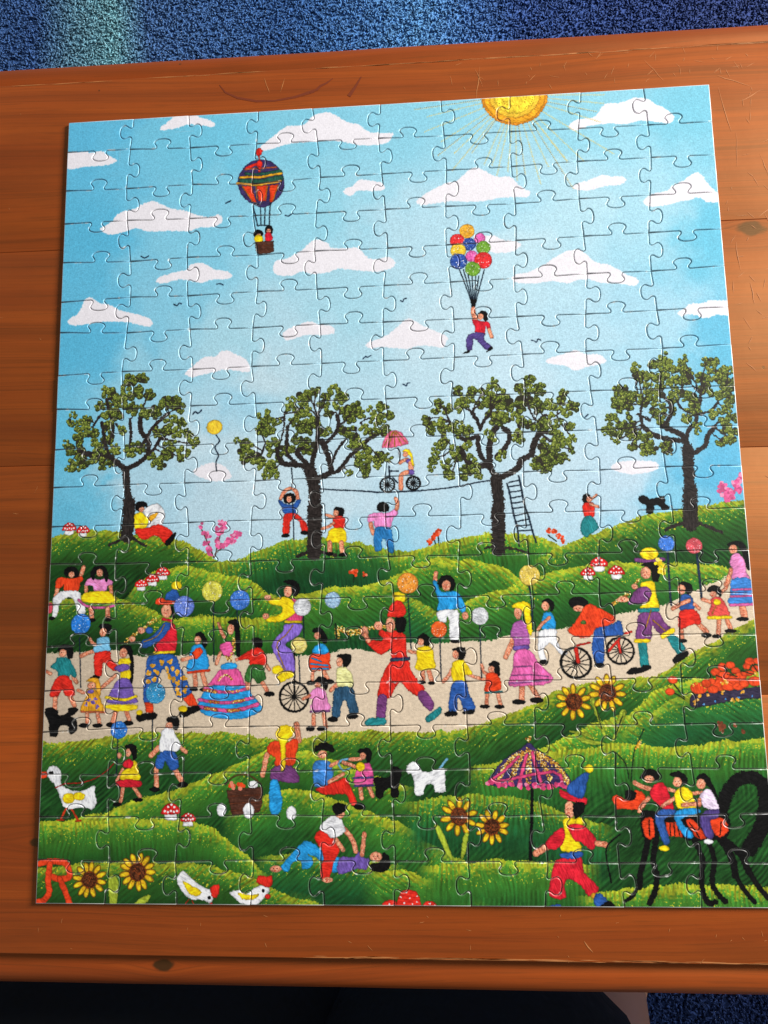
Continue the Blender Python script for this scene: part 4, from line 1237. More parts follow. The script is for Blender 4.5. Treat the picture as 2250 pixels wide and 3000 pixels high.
VK = [[(-1,342,97),(1,867,110),(-1,1155,106),(-1,1504,112),(-1,1918,103),(1,2455,114),(-1,2715,119),(-1,3146,105),(-1,3535,118)],[(1,472,349),(1,873,345),(1,1277,355),(-1,1541,359),(1,2063,359),(-1,2314,356),(1,2859,347),(1,3262,352),(-1,3544,351)],[(1,475,590),(-1,740,574),(1,1256,588),(1,1677,585),(-1,1943,581),(1,2462,592),(1,2872,570),(-1,3108,569),(-1,3547,575)],[(-1,353,824),(1,865,824),(-1,1140,847),(1,1657,833),(-1,1944,821),(1,2455,812),(-1,2731,819),(1,3261,814),(1,3662,829)],[(-1,358,1084),(1,864,1070),(-1,1160,1075),(-1,1518,1055),(-1,1937,1072),(1,2454,1061),(1,2857,1068),(-1,3132,1065),(1,3649,1045)],[(-1,349,1288),(1,878,1304),(1,1283,1305),(1,1671,1297),(1,2066,1304),(-1,2335,1313),(1,2845,1304),(1,3273,1298),(-1,3507,1299)],[(1,487,1554),(-1,753,1558),(1,1270,1540),(-1,1546,1537),(-1,1916,1546),(-1,2332,1538),(-1,2715,1540),(1,3250,1542),(-1,3526,1543)],[(1,473,1788),(-1,757,1781),(-1,1133,1793),(-1,1536,1779),(1,2060,1784),(-1,2321,1771),(-1,2734,1769),(1,3248,1765),(-1,3525,1758)],[(-1,344,2001),(1,881,2023),(-1,1152,2011),(1,1664,2014),(-1,1938,2017),(1,2451,2004),(1,2871,1998),(-1,3123,2010),(1,3644,2005)],[(-1,372,2241),(1,872,2249),(-1,1154,2254),(1,1678,2243),(1,2072,2235),(-1,2324,2246),(-1,2713,2241),(-1,3132,2248),(1,3642,2227)],[(-1,361,2476),(-1,745,2473),(1,1283,2477),(-1,1546,2474),(1,2056,2482),(1,2481,2463),(1,2848,2473),(-1,3133,2472),(-1,3520,2473)],[(1,476,2711),(-1,752,2711),(1,1265,2716),(-1,1555,2710),(1,2053,2695),(-1,2326,2708),(-1,2711,2711),(1,3259,2718),(-1,3519,2705)],[(1,465,2955),(-1,762,2938),(-1,1126,2948),(-1,1544,2937),(-1,1933,2935),(1,2459,2953),(1,2871,2932),(-1,3105,2934),(-1,3526,2943)],[(-1,335,3175),(-1,741,3172),(-1,1138,3165),(1,1667,3171),(-1,1944,3166),(1,2455,3156),(-1,2741,3167),(1,3244,3163),(-1,3523,3159)],[(-1,355,3426),(1,873,3395),(1,1289,3400),(-1,1531,3407),(1,2069,3401),(1,2474,3391),(1,2868,3393),(-1,3119,3410),(1,3662,3408)],[(-1,361,3638),(-1,740,3652),(1,1268,3631),(-1,1549,3644),(1,2057,3640),(-1,2346,3642),(1,2857,3638),(-1,3142,3641),(1,3650,3640)],[(1,488,3902),(-1,750,3885),(-1,1122,3884),(-1,1554,3874),(-1,1919,3877),(-1,2339,3873),(1,2851,3868),(-1,3131,3876),(-1,3524,3881)],[(1,461,4114),(-1,743,4117),(1,1269,4113),(-1,1543,4114),(1,2060,4118),(-1,2336,4113),(1,2854,4103),(1,3267,4110),(-1,3533,4117)],[(-1,336,4359),(1,864,4350),(-1,1141,4362),(1,1671,4343),(-1,1927,4358),(1,2465,4343),(-1,2734,4352),(1,3260,4346),(-1,3548,4343)],[(1,478,4589),(-1,720,4594),(-1,1146,4592),(-1,1529,4593),(1,2071,4585),(-1,2324,4590),(1,2883,4588),(1,3269,4589),(-1,3531,4585)]]
HK = [[216,613,1009,1401,1788,2169,2595,2985,3382,3768],[214,615,1010,1409,1804,2218,2618,3005,3400,3805],[208,611,1008,1407,1808,2202,2599,2991,3392,3784],[239,639,1032,1425,1817,2206,2600,3004,3395,3800],[237,642,1028,1425,1814,2203,2593,2976,3371,3756],[229,624,1018,1421,1811,2203,2583,2974,3362,3790],[232,619,1008,1398,1789,2171,2576,2965,3364,3764],[238,635,1023,1424,1815,2213,2605,3003,3401,3817],[223,626,1004,1396,1804,2191,2592,2989,3381,3773],[217,609,994,1402,1781,2183,2568,2970,3363,3788],[224,631,1017,1413,1798,2189,2575,2967,3369,3755],[232,634,1038,1397,1789,2176,2556,2954,3339,3778],[225,630,1021,1409,1810,2203,2591,2981,3376,3778],[205,603,1014,1403,1793,2184,2562,2966,3353,3769],[209,627,1018,1402,1816,2206,2585,2972,3369,3770],[226,619,1019,1399,1790,2186,2578,2972,3364,3782],[197,602,1016,1426,1790,2179,2586,2982,3389,3781],[215,610,1019,1399,1787,2175,2561,2975,3366,3798],[224,626,1025,1426,1815,2212,2603,2999,3413,3808]]
SKY = [(24,98,80,180,220),(888,151,95,190,222),(1538,76,110,195,222),(2180,47,120,200,225),(3220,137,125,200,222),(3934,115,105,190,215),(139,798,75,178,218),(898,837,110,195,225),(1536,647,130,205,228),(1740,1316,150,210,230),(2263,907,165,213,232),(2678,753,150,210,232),(2768,1041,180,220,235),(3187,737,165,215,232),(3588,759,150,208,228),(3927,993,90,185,215),(57,1460,75,178,218),(271,1469,80,180,220),(692,1269,115,195,225),(596,1697,130,200,226),(1117,1504,150,210,230),(1243,1679,185,218,232),(1490,1519,165,213,232),(1120,1885,140,203,230),(2349,1450,185,220,235),(2738,1779,185,220,237),(3141,1588,165,212,232),(3636,1506,150,205,228),(3956,1622,85,180,215),(40,2099,85,185,222),(261,2396,85,185,222),(385,2379,165,208,228),(612,2365,160,208,230),(833,2084,195,222,235),(962,2436,175,212,230),(1225,2342,195,222,235),(1727,2458,190,220,235),(2125,2369,188,218,235),(2906,2392,185,216,232),(3384,2406,180,212,232),(3581,2568,110,190,222),(3855,2420,80,175,215),(2078,2744,130,200,230),(2081,2567,170,212,232),(18,2553,85,180,215)]
PAL = dict(K=(16, 15, 15), nk=(32, 50, 72), nv=(38, 66, 104), dk=(36, 56, 32), S=(228, 150, 116), R=(218, 44, 32), O=(226, 66, 30), O2=(222, 72, 32), O3=(196, 96, 60),
           C=(214, 34, 50), C2=(216, 78, 72), Y=(246, 212, 26), G=(228, 164, 38), go=(228, 162, 40), B=(42, 86, 160), A=(40, 150, 216), A2=(42, 118, 180), A3=(58, 124, 196),
           L=(120, 186, 222), T=(34, 126, 130), N=(52, 104, 46), P=(112, 86, 168), P2=(132, 102, 196), M=(116, 62, 118), M2=(168, 92, 160), F=(216, 84, 146), F2=(222, 100, 166),
           F3=(220, 70, 120), I=(228, 136, 192), W=(238, 238, 242), D=(82, 48, 36), br=(124, 64, 40), br2=(92, 76, 36), V=(46, 84, 150), U=(228, 208, 232), E=(226, 222, 152), J=(44, 80, 108),
           bp=(58, 46, 92), dg=(36, 84, 68), dg2=(70, 110, 50), np=(80, 64, 128), pk=(228, 96, 150), pk2=(230, 104, 140), li=(166, 184, 54), lg=(50, 44, 66), bs=(70, 150, 220),
           ba=(232, 168, 50), br1=(220, 48, 50), bb=(46, 78, 156), bk=(222, 96, 170), bg=(110, 160, 52), by=(240, 200, 56), bk2=(216, 74, 94), b1=(44, 122, 212), b2=(98, 124, 206),
           b3=(208, 202, 78), b4=(64, 118, 206), b5=(218, 198, 112), b6=(208, 210, 214), b7=(152, 186, 216), b8=(228, 142, 52), b9=(222, 92, 36), b10=(228, 198, 88), b11=(216, 86, 96), b12=(58, 150, 200))

TAB = RNG.random((256, 256)).astype(np.float32)
def vnoise(x, y, seed=0):
    xi = np.floor(x).astype(np.int32); yi = np.floor(y).astype(np.int32)
    fx = (x - xi).astype(np.float32); fy = (y - yi).astype(np.float32)
    fx = fx * fx * (3 - 2 * fx); fy = fy * fy * (3 - 2 * fy)
    a = (xi + seed * 37) & 255; b = (yi + seed * 91) & 255; a1 = (a + 1) & 255; b1 = (b + 1) & 255
    return (TAB[b, a] * (1 - fx) + TAB[b, a1] * fx) * (1 - fy) + (TAB[b1, a] * (1 - fx) + TAB[b1, a1] * fx) * fy

def paint():
    yy, xx = np.mgrid[0:HP, 0:WP].astype(np.float32)
    img = np.zeros((HP, WP, 3), np.float32)
    WX = (vnoise(xx / 2.1, yy / 2.1, 1) + vnoise(xx / 5, yy / 5, 2) - 1) * 1.0
    WY = (vnoise(xx / 2.1, yy / 2.1, 3) + vnoise(xx / 5, yy / 5, 4) - 1) * 1.0
    cnt = [0]
    # sky: blended colour notes
    cy, cx = np.mgrid[0:HP:10, 0:WP:10].astype(np.float32)
    num = 0; den = 0
    for (u, v, r, g, b) in SKY:
        w = 1 / (((cx - u * S) ** 2 + (cy - v * S) ** 2) / 1600 + 1) ** 1.7
        num = num + w[..., None] * np.array([r, g, b], np.float32); den = den + w
    low = num / den[..., None]
    pale = np.clip((low[..., :1] - 80) / 100, 0, 1) * .26 + .12  # whitens the sky, most at its pale centre: glare painted into the print
    low = low * (1 - pale) + np.array((206, 222, 228), np.float32) * pale
    ix = np.clip(xx / 10, 0, low.shape[1] - 1.001); iy = np.clip(yy / 10, 0, low.shape[0] - 1.001)
    ix = np.clip(ix + (vnoise(xx / 60, yy / 60, 21) - .5) * 9 + (vnoise(xx / 17, yy / 17, 22) - .5) * 3, 0, low.shape[1] - 1.001)
    iy = np.clip(iy + (vnoise(xx / 60, yy / 60, 23) - .5) * 9, 0, low.shape[0] - 1.001)
    x0 = ix.astype(int); y0 = iy.astype(int); fx = (ix - x0)[..., None]; fy = (iy - y0)[..., None]
    img[:] = (low[y0, x0] * (1 - fx) + low[y0, x0 + 1] * fx) * (1 - fy) + (low[y0 + 1, x0] * (1 - fx) + low[y0 + 1, x0 + 1] * fx) * fy
    img *= (1 + (vnoise(xx / 1.6, yy / 3.2, 5) - .5) * .10 + (vnoise(xx / 4, yy / 1.4, 6) - .5) * .10)[..., None]

    def box_(x0, y0, x1, y1, pad):
        a = max(0, int(x0 - pad)); b = min(WP, int(x1 + pad) + 2); c = max(0, int(y0 - pad)); d = min(HP, int(y1 + pad) + 2)
        if a >= b or c >= d: return None
        return np.s_[c:d, a:b]
    def spline(p, closed, n=4):
        p = np.asarray(p, float); m = len(p); out = []
        for i in range(m if closed else m - 1):
            if closed: a, b, c, d = p[(i - 1) % m], p[i], p[(i + 1) % m], p[(i + 2) % m]
            else: a, b, c, d = p[max(i - 1, 0)], p[i], p[i + 1], p[min(i + 2, m - 1)]
            for t in np.arange(n) / n:
                out.append(.5 * ((2 * b) + (c - a) * t + (2 * a - 5 * b + 4 * c - d) * t * t + (3 * b - a - 3 * c + d) * t ** 3))
        if not closed: out.append(p[-1])
        return np.array(out)
    def mask_poly(p, fz):
        sl = box_(p[:, 0].min(), p[:, 1].min(), p[:, 0].max(), p[:, 1].max(), fz * 2 + 1)
        if sl is None: return None, None
        X = xx[sl] + WX[sl] * fz; Y = yy[sl] + WY[sl] * fz
        ins = np.zeros(X.shape, bool); q = np.roll(p, -1, 0)
        for (ax, ay), (bx, by) in zip(p, q):
            if ay == by: continue
            ins ^= ((ay > Y) != (by > Y)) & (X < (bx - ax) * (Y - ay) / (by - ay) + ax)
        return sl, ins
    def mask_line(p, w, fz):
        sl = box_(p[:, 0].min(), p[:, 1].min(), p[:, 0].max(), p[:, 1].max(), w + fz * 2)
        if sl is None: return None, None
        X = xx[sl] + WX[sl] * fz; Y = yy[sl] + WY[sl] * fz
        d2 = np.full(X.shape, 1e9, np.float32)
        for a, b in zip(p[:-1], p[1:]):
            v = b - a; L = max(v @ v, 1e-6)
            t = np.clip(((X - a[0]) * v[0] + (Y - a[1]) * v[1]) / L, 0, 1)
            d2 = np.minimum(d2, (X - a[0] - t * v[0]) ** 2 + (Y - a[1] - t * v[1]) ** 2)
        return sl, d2 < (w / 2) ** 2
    def stitch(sl, ang, seed):
        X = xx[sl]; Y = yy[sl]; c, s = math.cos(ang), math.sin(ang)
        u = X * c + Y * s; v = -X * s + Y * c
        return vnoise(u / 11, v / 1.7, seed) * .6 + vnoise(u / 5, v / 3.4, seed + 1) * .4
    def fill(sl, m, col, amp=.30, ang=None, fade=None, pad=False):
        if sl is None or not m.any(): return
        cnt[0] += 1; k = cnt[0]
        ang = ang if ang is not None else (0.1, 1.5, .5, -.4, 1.2)[k % 5]
        t = stitch(sl, ang, k % 60 + 7)
        c = np.array(col, np.float32)
        if isinstance(col, np.ndarray) and col.ndim == 3: c = col
        v = c * (1 + (t[..., None] - .5) * amp) + (t[..., None] - .5) * 14
        if pad and min(m.shape) > 9:      # padded satin stitch: threads dip at the outline, folds run through the cloth
            f = m.astype(np.float32)
            for q in (1, 2, 3):
                f = (f + np.roll(f, q, 0) + np.roll(f, -q, 0) + np.roll(f, q, 1) + np.roll(f, -q, 1)) / 5
            fold = vnoise(xx[sl] / 13 + k, yy[sl] / 19, k % 50)
            v = v * (.66 + .36 * np.clip((f - .45) / .5, 0, 1) + (fold - .5) * .26)[..., None]
        if fade is None: img[sl][m] = v[m]
        else:
            a = (fade * m)[..., None]; img[sl] = img[sl] * (1 - a) + v * a
    def halo(sl, m, k=.30):
        # darker thread shadow round a stitched figure
        d = np.zeros(m.shape, np.float32)
        for dy in (-2, 0, 2):
            for dx in (-2, 0, 2): d += np.roll(np.roll(m, dy, 0), dx, 1)
        d = np.clip(d / 9, 0, 1) * (~m) * k
        img[sl] *= (1 - d)[..., None]
    def shape(col, p, fz=2.6, line=None, amp=.30):
        sl, m = mask_poly(p, fz) if line is None else mask_line(p, line, fz)
        if sl is None: return
        halo(sl, m); fill(sl, m, col, amp * 1.4, pad=True)
    def ell(col, c, rx, ry, fz=1.8, ang=0, amp=.30, hal=True):
        th = np.linspace(0, 2 * np.pi, 20, endpoint=False)
        p = np.stack([rx * np.cos(th), ry * np.sin(th)], 1); ca, sa = math.cos(ang), math.sin(ang)
        p = p @ np.array([[ca, sa], [-sa, ca]]) + c
        sl, m = mask_poly(p, fz)
        if sl is None: return
        if hal: halo(sl, m, .2)
        fill(sl, m, col, amp * 1.3, pad=hal)
    def dab(c, r, col):
        sl = box_(c[0] - r, c[1] - r, c[0] + r, c[1] + r, 1)
        if sl is None: return
        m = (xx[sl] + WX[sl] * 1.2 - c[0]) ** 2 + (yy[sl] + WY[sl] * 1.2 - c[1]) ** 2 < r * r
        img[sl][m] = col
    GRN = [((30, 72, 30), (58, 112, 38), (158, 168, 42)), ((27, 82, 44), (50, 114, 46), (146, 164, 44)), ((38, 92, 36), (70, 130, 42), (174, 184, 46))]
    nh = [0]
    def hill(st, an, p):
        nh[0] += 1; big = nh[0] <= 4 or nh[0] == 11
        x = np.arange(WP, dtype=np.float32)
        xs = p[:, 0]; cr = np.interp(x, xs, p[:, 1])
        a, b = max(0, int(xs[0])), min(WP, int(xs[-1]))
        if b <= a: return
        top = max(0, int(p[:, 1].min()) - 12); bot = HP if big else min(HP, int(p[:, 1].max()) + 190)
        sl = np.s_[top:bot, a:b]
        X = xx[sl]; Y = yy[sl]
        d = Y - cr[None, a:b] + (vnoise(X / 3, Y / 3, nh[0]) - .5) * 7 + (vnoise(X / 24, Y / 24, nh[0] + 3) - .5) * 10
        ang = (1.52, -.75, .75)[an] + .12 * math.sin(nh[0] * 2.3)
        X0 = X; X = X + (vnoise(X / 80, Y / 80, 50) - .5) * 26
        u = X * math.cos(ang) + Y * math.sin(ang); v = -X * math.sin(ang) + Y * math.cos(ang); X = X0
        st_n = vnoise(u / 30, v / 4.2, nh[0] + 11) * .45 + vnoise(u / 9, v / 2.2, nh[0] + 12) * .25 + vnoise(X / 34, Y / 26, nh[0] + 14) * .30
        st_n = st_n + .20 * np.sin(v * .50) * (vnoise(X / 60, Y / 60, 61) > .4)
        dk, md, lm = [np.array(c, np.float32) for c in GRN[st]]
        if p[:, 0].mean() < WP * .45: dk = dk * np.array([.85, .85, .8], np.float32)  # deep green of left hills lowered: light falloff painted into the print
        t1 = np.clip((d + (st_n - .5) * 50 + (vnoise(X / 7, Y / 5, nh[0] + 15) - .5) * 30 - 8) / 24, 0, 1)[..., None]
        t2 = np.clip((d + (st_n - .5) * 80 - 34) / 80, 0, 1)[..., None]
        c = lm * (1 - t1) + md * t1; c = c * (1 - t2) + dk * t2
        c = c * (1 + (st_n[..., None] - .5) * .90)
        fl = (vnoise(X / 3, Y / 3, nh[0] + 30) > .80) & (d < 60) & (st_n > .5)
        c = np.where(fl[..., None], np.array((206, 196, 50), np.float32), c)
        al = (d > 0).astype(np.float32)
        if not big: al = al * np.clip((175 - d) / 80, 0, 1)
        e0 = np.clip((X - xs[0]) / 50, 0, 1) if xs[0] > 0 else 1
        e1 = np.clip((xs[-1] - X) / 50, 0, 1) if xs[-1] < WP else 1
        al = (al * e0 * e1)[..., None]
        img[sl] = img[sl] * (1 - al) + c * al
    R = random.Random(3); BR = []
    for ln in ART.strip().splitlines():
        w = ln.split(); o = w[0]
        PT = lambda toks: np.array([[float(a) * S for a in q.split(',')[:2]] for q in toks])
        if o == 'c':
            p = spline(PT(w[1:]), True); sl, m = mask_poly(p, 3.5)
            if sl is None: continue
            sh = np.clip(.5 + .6 * (vnoise(xx[sl] / 40, yy[sl] / 40, 8)), 0, 1)
            a = m.astype(np.float32)
            for _ in range(2): a = (a + np.roll(a, 1, 0) + np.roll(a, -1, 0) + np.roll(a, 1, 1) + np.roll(a, -1, 1)) / 5
            img[sl] = img[sl] * (1 - a[..., None]) + (np.array((232, 228, 234), np.float32) + sh[..., None] * 6) * a[..., None]
        elif o in 'pq': shape(PAL[w[1]], spline(PT(w[2:]), True, 3) if o == 'p' else PT(w[2:]))
        elif o == 'l':
            wd = float(w[2]) * S; p = spline(PT(w[3:]), False, 3)
            if w[1] == 'S':
                shape((222, 138, 104), p, 1.6, wd, .5)
                # thread loops of lighter and redder flesh
                seg = np.concatenate([[0], np.cumsum(np.hypot(*np.diff(p, axis=0).T))])
                for t in np.arange(0, seg[-1], 3.2):
                    c = np.array([np.interp(t, seg, p[:, 0]), np.interp(t, seg, p[:, 1])])
                    dab(c + (R.uniform(-.3, .3) * wd, R.uniform(-.3, .3) * wd), R.uniform(1.0, 1.9), (240, 184, 154) if R.random() < .6 else (196, 92, 66))
            else: shape(PAL[w[1]], p, 1.4 if wd < 8 else 2.0 if wd < 14 or w[1] != 'K' else 3.0 if wd < 34 else 5.0, max(wd * (.85 if w[1] == 'K' and 14 < wd < 34 else 1), 2.4))
        elif o == 'br': bp = spline(PT(w[2:]), False, 3); BR.append((float(w[1]) * S, bp)); bw = float(w[1]) * S; sl, m = mask_line(bp, bw * (1.0 if bw > 32 else .72), 6.0 if bw > 32 else 3.6); fill(sl, m, (44, 38, 36), .7)
        elif o == 'e':
            c = PT(w[2:3])[0]; rx, ry = [float(q) * S for q in w[3].split(',')]
            ell(PAL[w[1]], c, rx, ry, amp=.42 if w[1] == 'S' else .30)
            if w[1] == 'S' and rx > 7:
                for _ in range(int(rx * ry / 9)):
                    dab(c + (R.uniform(-.7, .7) * rx, R.uniform(-.7, .7) * ry), R.uniform(.9, 1.7), (240, 186, 158) if R.random() < .65 else (200, 100, 74))
                dab(c + (-.15 * rx, .38 * ry), max(1.2, rx * .13), (190, 58, 50))
                dab(c + (-.35 * rx, -.12 * ry), max(1, rx * .09), (70, 44, 40)); dab(c + (.2 * rx, -.12 * ry), max(1, rx * .09), (70, 44, 40))
        elif o == 'g':
            c = PT(w[2:3])[0]; r = float(w[3]) * S; col = np.array(PAL[w[1]], np.float32)
            ell(tuple(col), c, r, r, 1.4, amp=.35)
            for _ in range(int(r * r / 9)):
                a = R.uniform(0, 6.28); q = r * math.sqrt(R.random()) * .93; t = R.random()
                cc = col * R.uniform(.72, .95) if t < .5 else col + (255 - col) * R.uniform(.2, .5) if t < .88 else (246, 246, 250)
                dab(c + (q * math.cos(a), q * math.sin(a)), R.uniform(.8, 1.7), cc)
        elif o == 'f':
            r = float(w[2]) * S
            for c in PT(w[3:]):
                col = np.array(PAL[w[1]], np.float32)
                for _ in range(9):
                    dab(c + (R.gauss(0, .45) * r, R.gauss(0, .45) * r), r * R.uniform(.45, .7), col * R.uniform(.78, 1.12) if R.random() < .8 else col + (255 - col) * .35)
        elif o == 'sq':
            wd = float(w[1]) * S; p = spline(PT(w[2:]), False, 6)
            for a, b in zip(p[:-1], p[1:]):
                n = max(2, int(np.hypot(*(b - a)) * wd / 7))
                for _ in range(n):
                    t = R.random(); c = a + (b - a) * t + (R.uniform(-.5, .5) * wd, R.uniform(-.5, .5) * wd)
                    dab(c, R.uniform(1.2, 2.4), R.choice([(226, 170, 60), (150, 96, 30), (240, 200, 90), (196, 130, 44), (252, 236, 170), (110, 66, 30)]))
        elif o == 'm':
            c = PT(w[1:2])[0]; r = float(w[2]) * S
            shape((236, 236, 238), np.array([(-.62, -.1), (.62, -.1), (.66, .62), (.3, .72), (-.3, .72), (-.66, .6)]) * r + c)
            shape((214, 34, 34), spline(np.array([(-1, .05), (-.92, -.45), (-.5, -.85), (0, -.98), (.5, -.85), (.92, -.45), (1, .05), (.4, .12), (-.4, .12)]) * r + c, True, 3))
            for dx, dy in [(-.62, -.2), (-.3, -.62), (.02, -.2), (.35, -.6), (.64, -.2), (.05, -.82), (-.3, -.1), (.34, -.12)]:
                dab(c + np.array((dx, dy)) * r, r * .12, (244, 238, 238))
        elif o == 'n':
            c = PT(w[1:2])[0]; r = float(w[2]) * S; n = int(w[3]); a0 = R.random() * 3
            for i in range(n):
                a = a0 + i * 6.283 / n + R.uniform(-.08, .08); L = r * R.uniform(.26, .30); q = c + np.array((math.cos(a), math.sin(a))) * r * .70
                ell((150, 84, 30), q, L * 1.12, r * .165, 1.5, -a if False else a); ell((244, 204, 34), q, L, r * .125, 1.2, a); ell((232, 172, 34), q - np.array((math.cos(a), math.sin(a))) * L * .4, L * .4, r * .06, 1.0, a, hal=False)
            ell((178, 74, 26), c, r * .47, r * .47, 3.0); ell((84, 44, 24), c, r * .42, r * .42, 3.0, amp=.9)
            for _ in range(60): dab(c + (R.gauss(0, .2) * r, R.gauss(0, .2) * r), 1.5, R.choice([(60, 30, 18), (120, 62, 30), (150, 70, 30)]))
        elif o == 'w':
            c = PT(w[1:2])[0]; r = float(w[2]) * S; wd = float(w[3]) * S
            th = np.linspace(0, 2 * np.pi, 28); shape(PAL['K'], np.stack([np.cos(th), np.sin(th)], 1) * (r - wd / 2) + c, 1.8, wd)
            for i in range(14):
                a = i * 6.283 / 14 + .2; shape(PAL['K'], np.array([c, c + np.array((math.cos(a), math.sin(a))) * r * .92]), 1.5, max(2.2, wd * .32))
            dab(c, wd * .8, PAL['K'])
        elif o == 'sun':
            c = PT(w[1:2])[0]; r = float(w[2]) * S
            ell((222, 140, 34), c, r, r, 4); ell((240, 168, 40), c, r * .93, r * .93, 4); ell((236, 190, 56), c, r * .76, r * .76, 4); ell((246, 214, 58), c, r * .62, r * .62, 4)
            for q in (.93, .76, .56, .38):
                for i in range(int(90 * q)):
                    if R.random() < .75:
                        a = i * 6.283 / (90 * q); dab(c + np.array((math.cos(a), math.sin(a))) * r * (q + R.uniform(-.03, .03)), 1.8, (176, 112, 36))
        elif o == 'rays':
            c = PT(w[1:2])[0]; r = float(w[2]) * S
            for i, e in enumerate(PT(w[3:])):
                d = e - c; L = np.hypot(*d); d /= L; col = (146, 124, 84) if i % 4 == 0 else (208, 188, 104)
                t = r
                while t < L:
                    q = c + d * t; s = np.array((-d[1], d[0])); dab(q + s * 1.3, 1.45, col); dab(q - s * 1.3 + d * 2.6, 1.35, (222, 206, 132)); t += 5.8
        elif o == 'hill': hill(int(w[1]), int(w[2]), PT(w[3:]))
        elif o == 'path':
            p = spline(PT(w[1:]), True, 3); sl, m = mask_poly(p, 5)
            wv = np.sin(xx[sl] * 1.35 + WX[sl] * 1.2) * np.sin(yy[sl] * 1.25 + WY[sl] * 1.2)
            base = np.array((222, 202, 176), np.float32) * (1 + wv[..., None] * .07 + (vnoise(xx[sl] / 6, yy[sl] / 3, 9)[..., None] - .5) * .10)
            base = base * (1 - .10 * np.clip(1 - xx[sl] / (WP * .35), 0, 1)[..., None])  # path darkens towards the left edge, the light's falloff painted in
            img[sl][m] = base[m]
        elif o == 'cl':
            tri = [[float(a) * S for a in q.split(',')] for q in w[1:]]
            R.shuffle(tri)
            for ci, (x, y, r) in enumerate(tri):
                if ci == int(len(tri) * .55):      # twigs run over the leaves behind them
                    for (bw, bp) in BR:
                        if bw < 30: sl, m = mask_line(bp, bw * .52, 3.2); fill(sl, m, (44, 38, 36), .7)
                    allb = np.concatenate([bp for _, bp in BR])
                    for (qx, qy, qr) in tri[::2]:
                        nb = allb[np.argmin(((allb - (qx, qy)) ** 2).sum(1))]; md = (nb + (qx, qy)) / 2 + (R.uniform(-8, 8), R.uniform(-8, 8))
                        sl, m = mask_line(spline([nb, md, (qx, qy)], False, 4), 4.2, 3.0); fill(sl, m, (48, 42, 38), .6)
                    BR.clear()
                r *= 1.04; lob = []; far = ci < len(tri) * .55
                for i in range(R.choice((11, 12, 13))):
                    a = R.uniform(0, 6.28); q = r * math.sqrt(R.random()) * .82; lob.append((x + q * math.cos(a), y + q * math.sin(a), r * R.uniform(.19, .31)))
                if far:
                    for _ in range(4): dab((x + R.gauss(0, .3) * r, y + R.gauss(0, .3) * r), r * R.uniform(.34, .5), (50, 48, 36))
                for (lx, ly, lr) in lob: dab((lx + .8, ly + 1.2), lr * 1.22, (46, 50, 30))
                base = np.array(R.choice([(84, 96, 40), (96, 106, 44), (72, 82, 38)])) * (.85 if far else 1.05)
                for (lx, ly, lr) in lob:
                    dab((lx, ly), lr * .95, base * R.uniform(.85, 1.1))
                    for _ in range(int(lr * lr / 2.6)):
                        a = R.uniform(0, 6.28); q = lr * math.sqrt(R.random()) * .95
                        t = R.random() - .22 * math.sin(a) * q / lr - (.12 if far else 0)
                        col = (52, 60, 34) if t < .22 else (88, 106, 44) if t < .42 else (124, 144, 54) if t < .66 else (160, 174, 72) if t < .93 else (190, 194, 102)
                        dab((lx + q * math.cos(a), ly + q * math.sin(a)), R.uniform(1.0, 1.9), col)
    # linen weave of the printed cloth
    weave = (vnoise(xx / 1.3, yy / 5, 41) - .5) + (vnoise(xx / 5, yy / 1.3, 42) - .5)
    img *= (1 + weave * .06)[..., None]
    spk = (vnoise(xx / 1.7, yy / 1.7, 43) > .93)
    img[spk] = img[spk] * .93 + 255 * .07
    np.clip(img, 4, 250, out=img)
    out = np.ones((HP, WP, 4), np.float32)
    out[..., :3] = img[::-1] / 255
    im = bpy.data.images.new("jigsaw_print", WP, HP)
    im.colorspace_settings.name = 'sRGB'
    im.pixels.foreach_set(out.ravel()); im.update(); im.pack()
    return im
PRINT = paint()

